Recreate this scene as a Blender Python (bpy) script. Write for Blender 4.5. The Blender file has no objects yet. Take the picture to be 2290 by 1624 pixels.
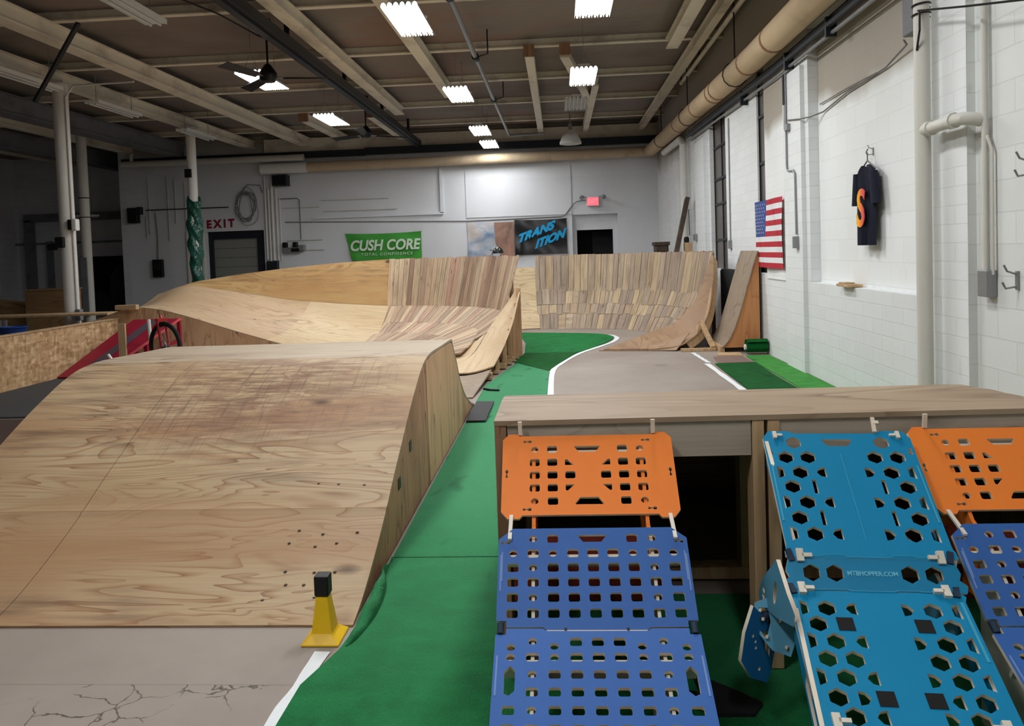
import bpy, bmesh, math, random
from mathutils import Vector, Matrix
random.seed(7)
R = math.radians
S = bpy.context.scene
COL = S.collection
# ------------------------------------------------------------------ camera
F, CX, CY, H = 1700.0, 1145.0, 630.0, 1.53
dY = Vector(((1250 - CX) / F, -(560 - CY) / F, -1)).normalized()
r0 = Vector((math.cos(.034), math.sin(.034), 0))
rX = (r0 - dY * r0.dot(dY)).normalized()
uZ = rX.cross(dY)
cd = bpy.data.cameras.new('camera')
cam = bpy.data.objects.new('camera', cd)
COL.objects.link(cam)
M = Matrix((rX, dY, uZ)).to_4x4()
M.translation = Vector((0, 0, H))
cam.matrix_world = M
cd.sensor_width = 36
cd.lens = F / 2290 * 36
cd.shift_x = (1145 - CX) / 2290
cd.shift_y = -(812 - CY) / 2290
cd.clip_start = .05
S.camera = cam


def ray(x, y):
    v = Vector(((x - CX) / F, -(y - CY) / F, -1))
    return Vector((rX.dot(v), dY.dot(v), uZ.dot(v)))


def at_y(x, y, Y):
    w = ray(x, y); return Vector((0, 0, H)) + w * (Y / w.y)


def at_x(x, y, X):
    w = ray(x, y); return Vector((0, 0, H)) + w * (X / w.x)


# ------------------------------------------------------------------ materials
def lin(c):
    f = lambda v: v / 12.92 if v <= .04045 else ((v + .055) / 1.055) ** 2.4
    return tuple(f(v / 255) for v in c) + (1,)


class NT:
    def __init__(s, name, rough=.6, metal=0.0, spec=.35):
        s.m = bpy.data.materials.new(name); s.m.use_nodes = True
        s.t = s.m.node_tree; s.n = s.t.nodes
        s.b = s.n['Principled BSDF']
        s.b.inputs['Roughness'].default_value = rough
        s.b.inputs['Metallic'].default_value = metal
        s.b.inputs['Specular IOR Level'].default_value = spec

    def put(s, v, inp):
        if hasattr(v, 'links'): s.t.links.new(v, inp)
        else: inp.default_value = v

    def coord(s, scale=(1, 1, 1), kind='Object', loc=(0, 0, 0)):
        c = s.n.new('ShaderNodeTexCoord'); mp = s.n.new('ShaderNodeMapping')
        mp.inputs['Scale'].default_value = scale; mp.inputs['Location'].default_value = loc
        s.t.links.new(c.outputs[kind], mp.inputs['Vector']); return mp.outputs[0]

    def noise(s, v, scale=1, detail=3, rough=.5, dist=0, out=0):
        n = s.n.new('ShaderNodeTexNoise'); s.put(v, n.inputs['Vector'])
        n.inputs['Scale'].default_value = scale; n.inputs['Detail'].default_value = detail
        n.inputs['Roughness'].default_value = rough; n.inputs['Distortion'].default_value = dist
        return n.outputs[out]

    def vor(s, v, scale=1, out='Distance', rnd=1.0):
        n = s.n.new('ShaderNodeTexVoronoi'); s.put(v, n.inputs['Vector'])
        n.inputs['Scale'].default_value = scale; n.inputs['Randomness'].default_value = rnd
        return n.outputs[out]

    def math(s, op, a, b=0.0):
        n = s.n.new('ShaderNodeMath'); n.operation = op
        s.put(a, n.inputs[0]); s.put(b, n.inputs[1]); return n.outputs[0]

    def ramp(s, v, stops, interp='LINEAR'):
        n = s.n.new('ShaderNodeValToRGB'); e = n.color_ramp.elements; n.color_ramp.interpolation = interp
        while len(e) < len(stops): e.new(.5)
        for k, (p, c) in enumerate(stops):
            e[k].position = p; e[k].color = c if len(c) == 4 else lin(c)
        s.put(v, n.inputs[0]); return n.outputs[0]

    def mix(s, f, a, b, mode='MIX'):
        n = s.n.new('ShaderNodeMix'); n.data_type = 'RGBA'; n.blend_type = mode
        s.put(f, n.inputs[0]); s.put(a, n.inputs[6]); s.put(b, n.inputs[7]); return n.outputs[2]

    def attr(s, name):
        n = s.n.new('ShaderNodeAttribute'); n.attribute_name = name; return n.outputs['Color']

    def bump(s, h, strength=.3, dist=.01):
        n = s.n.new('ShaderNodeBump'); n.inputs['Strength'].default_value = strength
        n.inputs['Distance'].default_value = dist
        s.put(h, n.inputs['Height']); s.t.links.new(n.outputs[0], s.b.inputs['Normal'])

    def col(s, c):
        s.put(c, s.b.inputs['Base Color']); return s.m


W1 = (1, 1, 1, 1); B0 = (0, 0, 0, 1)


def plain(name, c, rough=.6, metal=0.0, var=.12, scale=6, spec=.35):
    n = NT(name, rough, metal, spec)
    c = lin(c)
    d = tuple(v * (1 - var) for v in c[:3]) + (1,)
    return n.col(n.mix(n.noise(n.coord(), scale, 4), d, c))


def glow(name, c, st):
    n = NT(name); n.b.inputs['Emission Color'].default_value = lin(c)
    n.b.inputs['Emission Strength'].default_value = st
    return n.col(lin(c))


def ply(name, light, mid, dark, ax=0, freq=1.0, knots=.05, wear=.5, red=None, rough=.55, rings=9.0, scuff=None):
    n = NT(name, rough)
    sc = [3.2 * freq] * 3; sc[ax] = .55 * freq
    n1 = n.noise(n.coord(sc), 1.0, 2.5, .45, .7)
    rg = n.math('FRACT', n.math('MULTIPLY', n1, rings))
    base = n.ramp(rg, [(0, light), (.55, light), (.86, mid), (.97, dark), (1, light)])
    soft = n.ramp(n.noise(n.coord([a * .6 for a in sc], loc=(3, 1, 7)), 1, 3), [(.35, light), (.7, mid)])
    base = n.mix(n.ramp(n.noise(n.coord([1.1] * 3, loc=(9, 2, 1)), 1, 2), [(.35, B0), (.62, W1)]), base, soft)
    if red:
        base = n.mix(n.ramp(n.noise(n.coord([s * .35 for s in sc], loc=(1, 8, 3)), 1, 3, .5, .5), [(.5, B0), (.72, (.75,) * 3 + (1,))]), base, lin(red))
    sf = [90.0] * 3; sf[ax] = 2.0
    fib = n.ramp(n.noise(n.coord(sf), 1, 2), [(.3, (.86, .85, .84, 1)), (.7, W1)])
    base = n.mix(.8, base, fib, 'MULTIPLY')
    if wear:
        sw = [14.0] * 3; sw[ax] = 1.3
        w = n.ramp(n.noise(n.coord(sw, loc=(4, 4, 4)), 1, 4, .6), [(.47, B0), (.63, (wear,) * 3 + (1,))])
        w2 = n.ramp(n.noise(n.coord([.9] * 3, loc=(2, 5, 3)), 1, 2), [(.44, B0), (.60, (.75,) * 3 + (1,))])
        base = n.mix(n.math('MULTIPLY', w, w2), base, lin((92, 72, 60)))
    if knots:
        sk = [2.6] * 3; sk[ax] = 1.25
        k = n.ramp(n.vor(n.coord(sk, loc=(.3, .7, .1)), 1), [(0, W1), (knots, W1), (knots * 1.7, B0)])
        base = n.mix(n.math('MULTIPLY', k, .85), base, lin((66, 44, 30)))
    if scuff:   # hand-sized scuffs and tyre rub, heaviest on one patch of the sheet
        cx_, cy_, rx_, ry_ = scuff
        vl = n.n.new('ShaderNodeVectorMath'); vl.operation = 'LENGTH'
        n.t.links.new(n.coord((1 / rx_, 1 / ry_, 0), loc=(-cx_ / rx_, -cy_ / ry_, 0)), vl.inputs[0])
        ms = n.ramp(vl.outputs['Value'], [(0, W1), (.45, (.8,) * 3 + (1,)), (1, B0)])
        st = n.ramp(n.noise(n.coord((3.2, 34, 34), loc=(2, 2, 2)), 1, 5, .7, .3), [(.42, B0), (.62, W1)])
        s2 = n.ramp(n.noise(n.coord((60, 3, 3), loc=(5, 2, 2)), 1, 3, .6, .3), [(.55, B0), (.70, (.8,) * 3 + (1,))])
        sp = n.ramp(n.noise(n.coord((4, 9, 9), loc=(5, 7, 2)), 1, 4, .65), [(.46, B0), (.66, (.8,) * 3 + (1,))])
        base = n.mix(n.math('MULTIPLY', ms, st), base, lin((112, 84, 68)))
        base = n.mix(n.math('MULTIPLY', ms, sp), base, lin((126, 92, 74)))
        base = n.mix(n.math('MULTIPLY', ms, s2), base, lin((104, 84, 72)))
    n.bump(n1, .08, .01)
    return n.col(base)


def lumber(name, c, c2, ax=2, rough=.7):
    n = NT(name, rough)
    sc = [22.0] * 3; sc[ax] = 1.2
    a = n.noise(n.coord(sc), 1, 4, .6, .4)
    b = n.noise(n.coord((1.5, 1.5, 1.5)), 1, 3)
    base = n.mix(n.ramp(a, [(.35, B0), (.65, W1)]), lin(c2), lin(c))
    base = n.mix(n.ramp(b, [(.4, B0), (.75, (.5,) * 3 + (1,))]), base, lin([v * .72 for v in c2]))
    sk = [5.0] * 3; sk[ax] = 2.2
    k = n.ramp(n.vor(n.coord(sk), 1), [(0, W1), (.06, W1), (.12, B0)])
    base = n.mix(n.math('MULTIPLY', k, .7), base, lin((60, 40, 28)))
    return n.col(base)


def plankmat(name):
    n = NT(name, .65)
    a = n.noise(n.coord((1.6, 34, 1), 'UV'), 1, 4, .6, .6)
    g = n.ramp(a, [(.3, (.62, .58, .54, 1)), (.6, W1), (.8, (.9, .88, .86, 1))])
    k = n.ramp(n.vor(n.coord((2.2, 9, 1), 'UV'), 1), [(0, W1), (.05, W1), (.13, B0)])
    base = n.mix(1, n.attr('Tint'), g, 'MULTIPLY')
    base = n.mix(n.math('MULTIPLY', k, .75), base, lin((70, 50, 36)))
    st = n.ramp(n.noise(n.coord((1.5, 5, 1), 'UV', (5, 3, 0)), 1, 3), [(.5, B0), (.75, (.4,) * 3 + (1,))])
    base = n.mix(st, base, lin((92, 76, 64)))
    return n.col(base)


def wallmat(name, c, mortar, bw=.4, bh=.2, axis='x', dirt=.25, strength=.35, top=None):
    n = NT(name, .75, 0, .25)
    c0 = n.n.new('ShaderNodeTexCoord'); sp = n.n.new('ShaderNodeSeparateXYZ'); cb = n.n.new('ShaderNodeCombineXYZ')
    n.t.links.new(c0.outputs['Object'], sp.inputs[0])
    n.t.links.new(sp.outputs['Y' if axis == 'x' else 'X'], cb.inputs[0]); n.t.links.new(sp.outputs['Z'], cb.inputs[1])
    b = n.n.new('ShaderNodeTexBrick'); n.t.links.new(cb.outputs[0], b.inputs['Vector'])
    b.inputs['Scale'].default_value = 1; b.inputs['Brick Width'].default_value = bw; b.inputs['Row Height'].default_value = bh
    b.inputs['Mortar Size'].default_value = .006; b.inputs['Mortar Smooth'].default_value = .4
    b.inputs['Color1'].default_value = lin(c); b.inputs['Color2'].default_value = tuple(v * .96 for v in lin(c)[:3]) + (1,)
    b.inputs['Mortar'].default_value = lin(mortar)
    base = n.mix(n.ramp(n.noise(n.coord((.8, .8, .5)), 1, 4), [(.42, B0), (.75, (dirt,) * 3 + (1,))]), b.outputs[0], lin((150, 142, 130)))
    gr = n.ramp(n.noise(n.coord((9, 9, 5)), 1, 3), [(.68, B0), (.78, (dirt * .9,) * 3 + (1,))])
    base = n.mix(gr, base, lin((120, 112, 104)))
    if top:   # browner towards the head of the wall, with an uneven lower edge
        z = n.math('ADD', sp.outputs['Z'], n.math('MULTIPLY', n.math('SUBTRACT', n.noise(n.coord((.9, .9, .3)), 1, 3), .5), .7))
        q = n.math('DIVIDE', n.math('SUBTRACT', z, top[0]), top[1] - top[0])
        base = n.mix(n.ramp(q, [(0, B0), (1, (.78,) * 3 + (1,))]), base, lin((146, 132, 110)))
    h = n.math('ADD', n.math('MULTIPLY', b.outputs['Fac'], -1), n.math('MULTIPLY', n.noise(n.coord((14, 14, 14)), 1, 3), .35))
    n.bump(h, strength, .012)
    return n.col(base)


def turfmat(name, c, c2, worn=None, wy=None):
    n = NT(name, .85, 0, .2)
    a = n.noise(n.coord((170, 60, 1)), 1, 2)
    b = n.noise(n.coord((5, 9, 1)), 1, 4, .65)
    base = n.mix(n.ramp(b, [(.3, B0), (.7, W1)]), lin(c2), lin(c))
    base = n.mix(.5, base, n.ramp(a, [(.25, (.55, .55, .55, 1)), (.75, (1.15, 1.15, 1.15, 1))]), 'MULTIPLY')
    if worn:
        base = n.mix(n.ramp(n.noise(n.coord((1.2, .55, 1), loc=(4, 1, 0)), 1, 3), [(.42, B0), (.66, (.6,) * 3 + (1,))]), base, lin(worn))
    if wy:     # trodden pale where most feet pass
        sp = n.n.new('ShaderNodeSeparateXYZ'); n.t.links.new(n.n.new('ShaderNodeTexCoord').outputs['Object'], sp.inputs[0])
        q = n.math('DIVIDE', n.math('SUBTRACT', n.math('ADD', sp.outputs['Y'], n.math('MULTIPLY', n.noise(n.coord((2, 1.2, 1)), 1, 4), .9)), wy[0] + .45), wy[1] - wy[0])
        base = n.mix(n.ramp(q, [(0, B0), (1, (.72,) * 3 + (1,))]), base, lin(wy[2]))
    st = n.ramp(n.noise(n.coord((5, 2.2, 1), loc=(7, 2, 0)), 1, 2, .4), [(.63, B0), (.72, (.5,) * 3 + (1,))])
    base = n.mix(st, base, lin([v * .6 for v in c2]))
    n.bump(a, .6, .01)
    return n.col(base)


def concrete():
    n = NT('painted_concrete', .62, 0, .35)
    b = n.noise(n.coord((.8, .8, 1)), 1, 5, .6)
    base = n.ramp(b, [(.3, (140, 128, 119)), (.5, (150, 139, 130)), (.75, (162, 152, 143))])
    # chipped paint and hairline cracks
    v = n.vor(n.coord((2.2, 2.2, 1)), 1, 'Distance')
    cr = n.n.new('ShaderNodeTexVoronoi'); cr.feature = 'DISTANCE_TO_EDGE'
    dn = n.n.new('ShaderNodeVectorMath'); dn.operation = 'ADD'
    n.t.links.new(n.coord((5.5, 5.5, 1)), dn.inputs[0]); n.t.links.new(n.noise(n.coord((4, 4, 1)), 1, 4, .6, 0, 1), dn.inputs[1])
    n.t.links.new(dn.outputs[0], cr.inputs['Vector']); cr.inputs['Scale'].default_value = 1
    crk = n.ramp(cr.outputs['Distance'], [(0, W1), (.006, W1), (.02, B0)])
    msk = n.ramp(n.noise(n.coord((1.6, 1.6, 1), loc=(3, 4, 0)), 1, 4, .7), [(.47, B0), (.54, W1)])
    # only a patch of floor is cracked
    sp = n.n.new('ShaderNodeSeparateXYZ'); n.t.links.new(n.n.new('ShaderNodeTexCoord').outputs['Object'], sp.inputs[0])
    near = n.math('LESS_THAN', sp.outputs['Y'], 2.62)
    base = n.mix(n.math('MULTIPLY', n.math('MULTIPLY', crk, msk), n.math('MULTIPLY', near, .9)), base, lin((70, 62, 54)))
    sj = n.ramp(n.math('ABSOLUTE', n.math('SUBTRACT', sp.outputs['Y'], 2.62)), [(0, (.5,) * 3 + (1,)), (.004, B0)])
    base = n.mix(sj, base, lin((90, 82, 74)))
    spot = n.ramp(n.vor(n.coord((.9, .9, 1), loc=(.2, .4, 0)), 1), [(.0, (.5,) * 3 + (1,)), (.07, (.45,) * 3 + (1,)), (.1, B0)])
    base = n.mix(spot, base, lin((104, 98, 104)))
    n.bump(b, .1, .01)
    return n.col(base)


def osb():
    n = NT('osb_chips', .7)
    def lay(rot, sc):
        c = n.n.new('ShaderNodeTexCoord'); mp = n.n.new('ShaderNodeMapping')
        mp.inputs['Rotation'].default_value = rot; mp.inputs['Scale'].default_value = sc
        n.t.links.new(c.outputs['Object'], mp.inputs[0])
        return n.vor(mp.outputs[0], 1, 'Color')
    a = lay((.5, .2, 0), (10, 9, 26)); b = lay((-.6, 0, .3), (10, 22, 9))
    t = n.mix(.5, a, b)
    bw = n.n.new('ShaderNodeRGBToBW'); n.t.links.new(t, bw.inputs[0])
    n.bump(bw.outputs[0], .2, .01)
    return n.col(n.ramp(bw.outputs[0], [(.15, (150, 116, 82)), (.4, (182, 146, 106)), (.62, (200, 166, 124)), (.85, (222, 194, 156))]))


def ceilmat():
    n = NT('ceiling_deck', .9, 0, .1)
    b = n.noise(n.coord((.35, .5, 1)), 1, 5, .6)
    st = n.noise(n.coord((1.2, 30, 1)), 1, 2)
    base = n.ramp(b, [(.3, (128, 118, 111)), (.5, (146, 137, 130)), (.62, (150, 128, 120)), (.75, (160, 152, 144))])
    base = n.mix(.25, base, n.ramp(st, [(.3, (.7, .7, .7, 1)), (.7, W1)]), 'MULTIPLY')
    return n.col(base)


def beammat(name, c, rust=.4):
    n = NT(name, .7)
    b = n.noise(n.coord((2, 1.2, 2)), 1, 5, .65)
    base = n.mix(n.ramp(b, [(.5, B0), (.72, (rust,) * 3 + (1,))]), lin(c), lin([c[0] * .55, c[1] * .48, c[2] * .42]))
    return n.col(base)


m_conc = concrete(); m_ceil = ceilmat()
m_brick = wallmat('white_painted_brick', (232, 235, 236), (222, 224, 224), .42, .135, 'x', .12, .22, (3.5, 4.0))
m_block = wallmat('white_painted_block', (222, 225, 223), (210, 212, 210), .42, .21, 'x', .18, .2)
m_back = wallmat('white_painted_back_wall', (222, 225, 230), (216, 218, 222), 2.4, 1.2, 'y', .14, .1, (4.3, 5.0))
m_panelw = wallmat('white_painted_infill', (240, 243, 243), (232, 234, 232), .5, .22, 'x', .08, .2, (2.92, 3.12))
m_leftw = wallmat('grey_painted_wall', (222, 223, 228), (200, 200, 205), .42, .21, 'x', .3, .3)
m_beam = beammat('cream_painted_steel', (232, 224, 206), .5)
m_beamd = beammat('grey_painted_steel', (120, 120, 124), .5)
m_dark = plain('dark_steel', (40, 43, 50), .5, .3)
m_black = plain('black_plastic', (16, 16, 18), .45)
m_rubber = plain('black_rubber', (26, 26, 28), .85, 0, .3, 20)
m_greymat = plain('grey_rubber', (70, 70, 72), .85, 0, .2, 20)
m_pipew = plain('white_painted_pipe', (226, 224, 218), .5, 0, .1, 4)
m_pipeg = plain('greyish_painted_pipe', (206, 204, 196), .55, 0, .1, 4)
m_insul = beammat('tan_pipe_insulation', (200, 176, 142), .3)
m_insulb = beammat('pale_pipe_insulation', (196, 176, 148), .35)
m_galv = plain('galvanised_steel', (150, 152, 154), .4, .5)
m_white = plain('white_enamel', (235, 235, 232), .4)
m_woodpale = lumber('pale_lumber', (205, 176, 138), (180, 146, 108))
m_woodx = lumber('pale_lumber_lengthwise', (205, 176, 138), (180, 146, 108), 0)
m_woodbrown = lumber('brown_lumber', (176, 134, 104), (140, 102, 76))
m_studs = lumber('stud_lumber', (204, 164, 126), (170, 130, 96))
m_wooddark = lumber('dark_lumber', (92, 74, 62), (64, 52, 46))
m_woodworn = ply('worn_ply_strip', (186, 172, 156), (158, 144, 130), (112, 98, 88), 0, 1.6, .04, .8)
m_plyramp = ply('blond_plywood', (186, 163, 130), (164, 132, 99), (130, 96, 68), 0, 1.5, .075, 1.0, (160, 116, 80), .55, 13.0, (.15, -.55, 1.1, .75))
m_plytop = ply('worn_blond_plywood', (184, 168, 146), (166, 146, 122), (128, 108, 92), 0, 1.0, .045, 1.0)
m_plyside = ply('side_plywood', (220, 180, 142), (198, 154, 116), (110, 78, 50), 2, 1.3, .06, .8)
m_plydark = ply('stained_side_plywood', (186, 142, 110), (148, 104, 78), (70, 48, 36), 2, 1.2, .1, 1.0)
m_plyorange = ply('amber_plywood', (204, 170, 118), (190, 146, 94), (160, 112, 68), 0, 1.0, .06, .5, (182, 130, 78))
m_plypale = ply('pale_plywood', (214, 192, 156), (200, 172, 132), (176, 142, 104), 0, .8, .035, .35)
m_plywarm = ply('warm_bank_plywood', (204, 178, 144), (188, 156, 122), (158, 124, 94), 0, .6, .035, .3, (196, 160, 140))
m_plystrip = ply('smooth_bendy_plywood', (216, 192, 158), (204, 176, 140), (186, 156, 120), 1, .5, 0, .15)
m_plybrown = ply('brown_bendy_plywood', (172, 142, 112), (154, 122, 98), (128, 98, 76), 1, .5, 0, .25, (140, 108, 90))
m_plydeck = ply('deck_plywood', (172, 150, 124), (150, 126, 102), (116, 94, 76), 0, .9, .03, .9)
m_plyred = ply('cedar_toned_plywood', (206, 146, 96), (192, 128, 80), (160, 98, 60), 2, .7, .04, .2)
m_plygrey = ply('weathered_plywood', (160, 142, 122), (140, 122, 104), (110, 94, 80), 2, .7, .02, .5)
m_plycab = ply('dim_box_plywood', (158, 126, 88), (138, 106, 72), (104, 78, 52), 0, .9, .04, .3)
m_plank = plankmat('reclaimed_planks')
m_osb = osb()
m_turf = turfmat('green_turf', (22, 118, 62), (10, 90, 44), (40, 128, 76), (2.3, 4.6, (74, 148, 106)))
m_turff = turfmat('far_green_turf', (22, 132, 66), (10, 96, 46))
m_turfd = turfmat('deep_green_turf', (0, 96, 34), (0, 70, 22))
m_turfl = turfmat('light_green_turf', (76, 158, 72), (58, 132, 56))
m_line = plain('white_floor_paint', (232, 236, 238), .6, 0, .06, 30)
m_orange = plain('orange_panel_print', (255, 138, 52), .5, 0, .07, 5)
m_blue = plain('blue_panel_print', (54, 104, 180), .55, 0, .16, 7)
m_teal = plain('teal_panel_print', (0, 134, 182), .5, 0, .12, 5)
m_tealpale = plain('pale_teal_panel_print', (96, 166, 198), .5, 0, .15, 9)
m_edge = plain('pale_birch_edge', (232, 218, 198), .7, 0, .15, 30)
m_peg = plain('birch_peg', (226, 218, 204), .6, 0, .1, 30)
m_engrave_b = plain('pale_blue_engraving', (118, 148, 202), .7)
m_engrave_t = plain('pale_teal_engraving', (60, 160, 196), .7)
m_engrave_o = plain('pale_orange_engraving', (250, 160, 96), .7)
m_yellow = plain('yellow_plastic', (244, 196, 6), .35, 0, .05, 5, .5)
m_orangeshade = plain('shaded_orange_board', (112, 40, 26), .7)  # orange board with the shade below the top panel put into its colour
m_redramp = plain('red_ramp_paint', (160, 30, 54), .45, 0, .3, 5)
m_redlight = plain('red_trim_paint', (214, 84, 92), .5)
m_stripe = plain('grey_grip_tape', (84, 70, 80), .8)
m_tire = plain('tyre_rubber', (22, 22, 23), .8)
m_redmetal = plain('red_fork_paint', (164, 30, 32), .35)
m_navy = plain('navy_jersey', (18, 22, 44), .8, 0, .25, 12)
m_signred = plain('red_wall_lettering', (140, 30, 48), .7)
m_green = plain('green_banner_cloth', (66, 160, 58), .6, 0, .1, 3)
m_bannerw = plain('white_banner_print', (222, 240, 218), .6)
m_bannerk = plain('black_banner_vinyl', (22, 22, 26), .35, 0, .2, 4, .5)
m_cyan = plain('cyan_banner_print', (22, 160, 216), .5)
m_flagr = plain('flag_red', (190, 40, 58), .7); m_flagw = plain('flag_white', (238, 240, 242), .7); m_flagb = plain('flag_blue', (62, 82, 148), .7)
m_wrap = plain('green_wrap_film', (14, 84, 68), .3, 0, .3, 9, .6)
m_glass = plain('dirty_window_glass', (104, 96, 90), .3, 0, .6, 3, .4)
m_shutter = plain('grey_roller_slat', (150, 152, 144), .5, .2, .1, 3)
m_blueplastic = plain('blue_plastic', (20, 60, 130), .5)
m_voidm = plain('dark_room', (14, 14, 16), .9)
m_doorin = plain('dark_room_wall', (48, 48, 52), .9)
m_tarp = plain('dark_grey_tarp', (54, 54, 60), .8, 0, .4, 3)
m_gasket = plain('dark_teal_rubber', (34, 52, 74), .7)
m_wire = plain('grey_cable', (120, 118, 116), .6)
m_helmet = plain('black_green_shell', (22, 28, 26), .35)
m_chrome = plain('chrome', (190, 190, 190), .25, .9)
m_tube = glow('lit_tube', (255, 250, 240), 14)
m_reflect = plain('white_reflector', (240, 240, 240), .3)
m_tubeoff = plain('unlit_tube', (206, 208, 206), .3)
m_exit = glow('red_exit_sign', (250, 116, 132), .75)
m_exitt = glow('exit_letter', (255, 150, 160), .9)


def skymat():
    n = NT('cloud_photo_print', .5)
    a = n.noise(n.coord((1.2, 1, 2.2)), 1, 4, .55, .4)
    return n.col(n.ramp(a, [(.3, (96, 124, 162)), (.48, (160, 170, 184)), (.62, (206, 196, 192)), (.8, (220, 208, 200))]))


def rockmat():
    n = NT('tan_photo_print', .5)
    a = n.noise(n.coord((3, 1, 2)), 1, 5, .6, .6)
    return n.col(n.ramp(a, [(.3, (104, 82, 72)), (.5, (150, 116, 100)), (.7, (172, 130, 112))]))


def shirtprint():
    n = NT('orange_gradient_print', .7)
    sp = n.n.new('ShaderNodeSeparateXYZ'); n.t.links.new(n.n.new('ShaderNodeTexCoord').outputs['Object'], sp.inputs[0])
    f = n.math('ADD', n.math('MULTIPLY', sp.outputs['X'], 5.0), .5)
    return n.col(n.ramp(f, [(.2, (250, 186, 40)), (.55, (246, 130, 48)), (.85, (224, 84, 96))]))


m_sky = skymat(); m_rock = rockmat(); m_print = shirtprint()

# ------------------------------------------------------------------ mesh helpers
OFF = {}


def off(p): return OFF.get(p.name, Vector()) if p else Vector()


class MB:
    def __init__(s): s.v = []; s.f = []; s.mi = []; s.uv = {}; s.col = {}

    def add(s, vs, fs, mi=0):
        b = len(s.v); s.v += [Vector(v) for v in vs]
        for f in fs: s.f.append(tuple(b + i for i in f)); s.mi.append(mi)
        return s

    def box(s, x0, x1, y0, y1, z0, z1, mi=0):
        vs = [(x, y, z) for z in (z0, z1) for y in (y0, y1) for x in (x0, x1)]
        return s.add(vs, [(0, 2, 3, 1), (4, 5, 7, 6), (0, 1, 5, 4), (2, 6, 7, 3), (0, 4, 6, 2), (1, 3, 7, 5)], mi)

    def bar(s, a, b, w, h, up=(0, 0, 1), mi=0):
        a = Vector(a); b = Vector(b); d = (b - a).normalized(); u = Vector(up)
        if abs(d.dot(u)) > .98: u = Vector((0, 1, 0))
        x = d.cross(u).normalized(); y = x.cross(d)
        vs = [p + x * (sx * w / 2) + y * (sy * h / 2) for p in (a, b) for sx, sy in ((-1, -1), (1, -1), (1, 1), (-1, 1))]
        return s.add(vs, [(3, 2, 1, 0), (4, 5, 6, 7), (0, 1, 5, 4), (1, 2, 6, 5), (2, 3, 7, 6), (3, 0, 4, 7)], mi)

    def tube(s, pts, r, n=10, mi=0, closed=False, radii=None):
        pts = [Vector(p) for p in pts]; k = len(pts); rings = []
        ref = None
        for i, p in enumerate(pts):
            if closed: d = pts[(i + 1) % k] - pts[i - 1]
            else: d = pts[min(i + 1, k - 1)] - pts[max(i - 1, 0)]
            d.normalize()
            if ref is None:
                ref = Vector((0, 0, 1)) if abs(d.z) < .9 else Vector((1, 0, 0))
            x = d.cross(ref).normalized(); ref = x.cross(d).normalized()
            rr = radii[i] if radii else r
            rings.append([p + x * (rr * math.cos(2 * math.pi * j / n)) + ref * (rr * math.sin(2 * math.pi * j / n)) for j in range(n)])
        vs = [v for rg in rings for v in rg]; fs = []
        for i in range(k if closed else k - 1):
            a = i * n; b = ((i + 1) % k) * n
            for j in range(n): fs.append((a + j, a + (j + 1) % n, b + (j + 1) % n, b + j))
        if not closed: fs += [tuple(range(n))[::-1], tuple((k - 1) * n + j for j in range(n))]
        return s.add(vs, fs, mi)

    def lathe(s, c, prof, n=16, mi=0):
        vs = [Vector(c) + Vector((r * math.cos(2 * math.pi * j / n), r * math.sin(2 * math.pi * j / n), z)) for r, z in prof for j in range(n)]
        fs = [(i * n + j, i * n + (j + 1) % n, (i + 1) * n + (j + 1) % n, (i + 1) * n + j) for i in range(len(prof) - 1) for j in range(n)]
        fs += [tuple(range(n))[::-1], tuple((len(prof) - 1) * n + j for j in range(n))]
        return s.add(vs, fs, mi)

    def prism(s, poly, fn, t0, t1, mi=0):
        k = len(poly)
        vs = [fn(a, b, t0) for a, b in poly] + [fn(a, b, t1) for a, b in poly]
        fs = [tuple(range(k)), tuple(range(k, 2 * k))[::-1]] + [(i, i + k, (i + 1) % k + k, (i + 1) % k) for i in range(k)]
        return s.add(vs, fs, mi)

    def grid(s, rows, mi=0):
        n = len(rows[0])
        return s.add([p for r in rows for p in r], [(i * n + j, i * n + j + 1, (i + 1) * n + j + 1, (i + 1) * n + j) for i in range(len(rows) - 1) for j in range(n - 1)], mi)

    def build(s, name, mats, parent=None, smooth=False, bevel=0, solid=0, loc=None, rec=True):
        if not isinstance(mats, (list, tuple)): mats = [mats]
        o0 = off(parent) if loc is None else Vector(loc)
        me = bpy.data.meshes.new(name)
        me.from_pydata([v - o0 for v in s.v], [], s.f)
        for m in mats: me.materials.append(m)
        for p, i in zip(me.polygons, s.mi): p.material_index = i
        if s.uv:
            me.uv_layers.new(name='UVMap'); me.color_attributes.new('Tint', 'FLOAT_COLOR', 'CORNER')
            ul = me.uv_layers['UVMap']; ca = me.color_attributes['Tint']
            for p in me.polygons:
                for q, li in enumerate(p.loop_indices):
                    ul.data[li].uv = s.uv[p.index][q % len(s.uv[p.index])]; ca.data[li].color = s.col[p.index]
        if rec:
            bm = bmesh.new(); bm.from_mesh(me); bmesh.ops.recalc_face_normals(bm, faces=bm.faces); bm.to_mesh(me); bm.free()
        if smooth:
            for p in me.polygons: p.use_smooth = True
            me.set_sharp_from_angle(angle=R(40))
        o = bpy.data.objects.new(name, me); COL.objects.link(o)
        if parent: o.parent = parent
        if loc is not None: o.location = loc
        OFF[o.name] = o0
        if solid:
            md = o.modifiers.new('thick', 'SOLIDIFY'); md.thickness = solid; md.offset = -1
            if smooth: es = o.modifiers.new('crisp', 'EDGE_SPLIT'); es.split_angle = R(40)
        if bevel:
            md = o.modifiers.new('bev', 'BEVEL'); md.width = bevel; md.segments = 2; md.limit_method = 'ANGLE'
        return o


def tag(o, label, cat, group=None, kind=None):
    if label: o['label'] = label
    if cat: o['category'] = cat
    if group: o['group'] = group
    if kind: o['kind'] = kind
    return o


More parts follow.
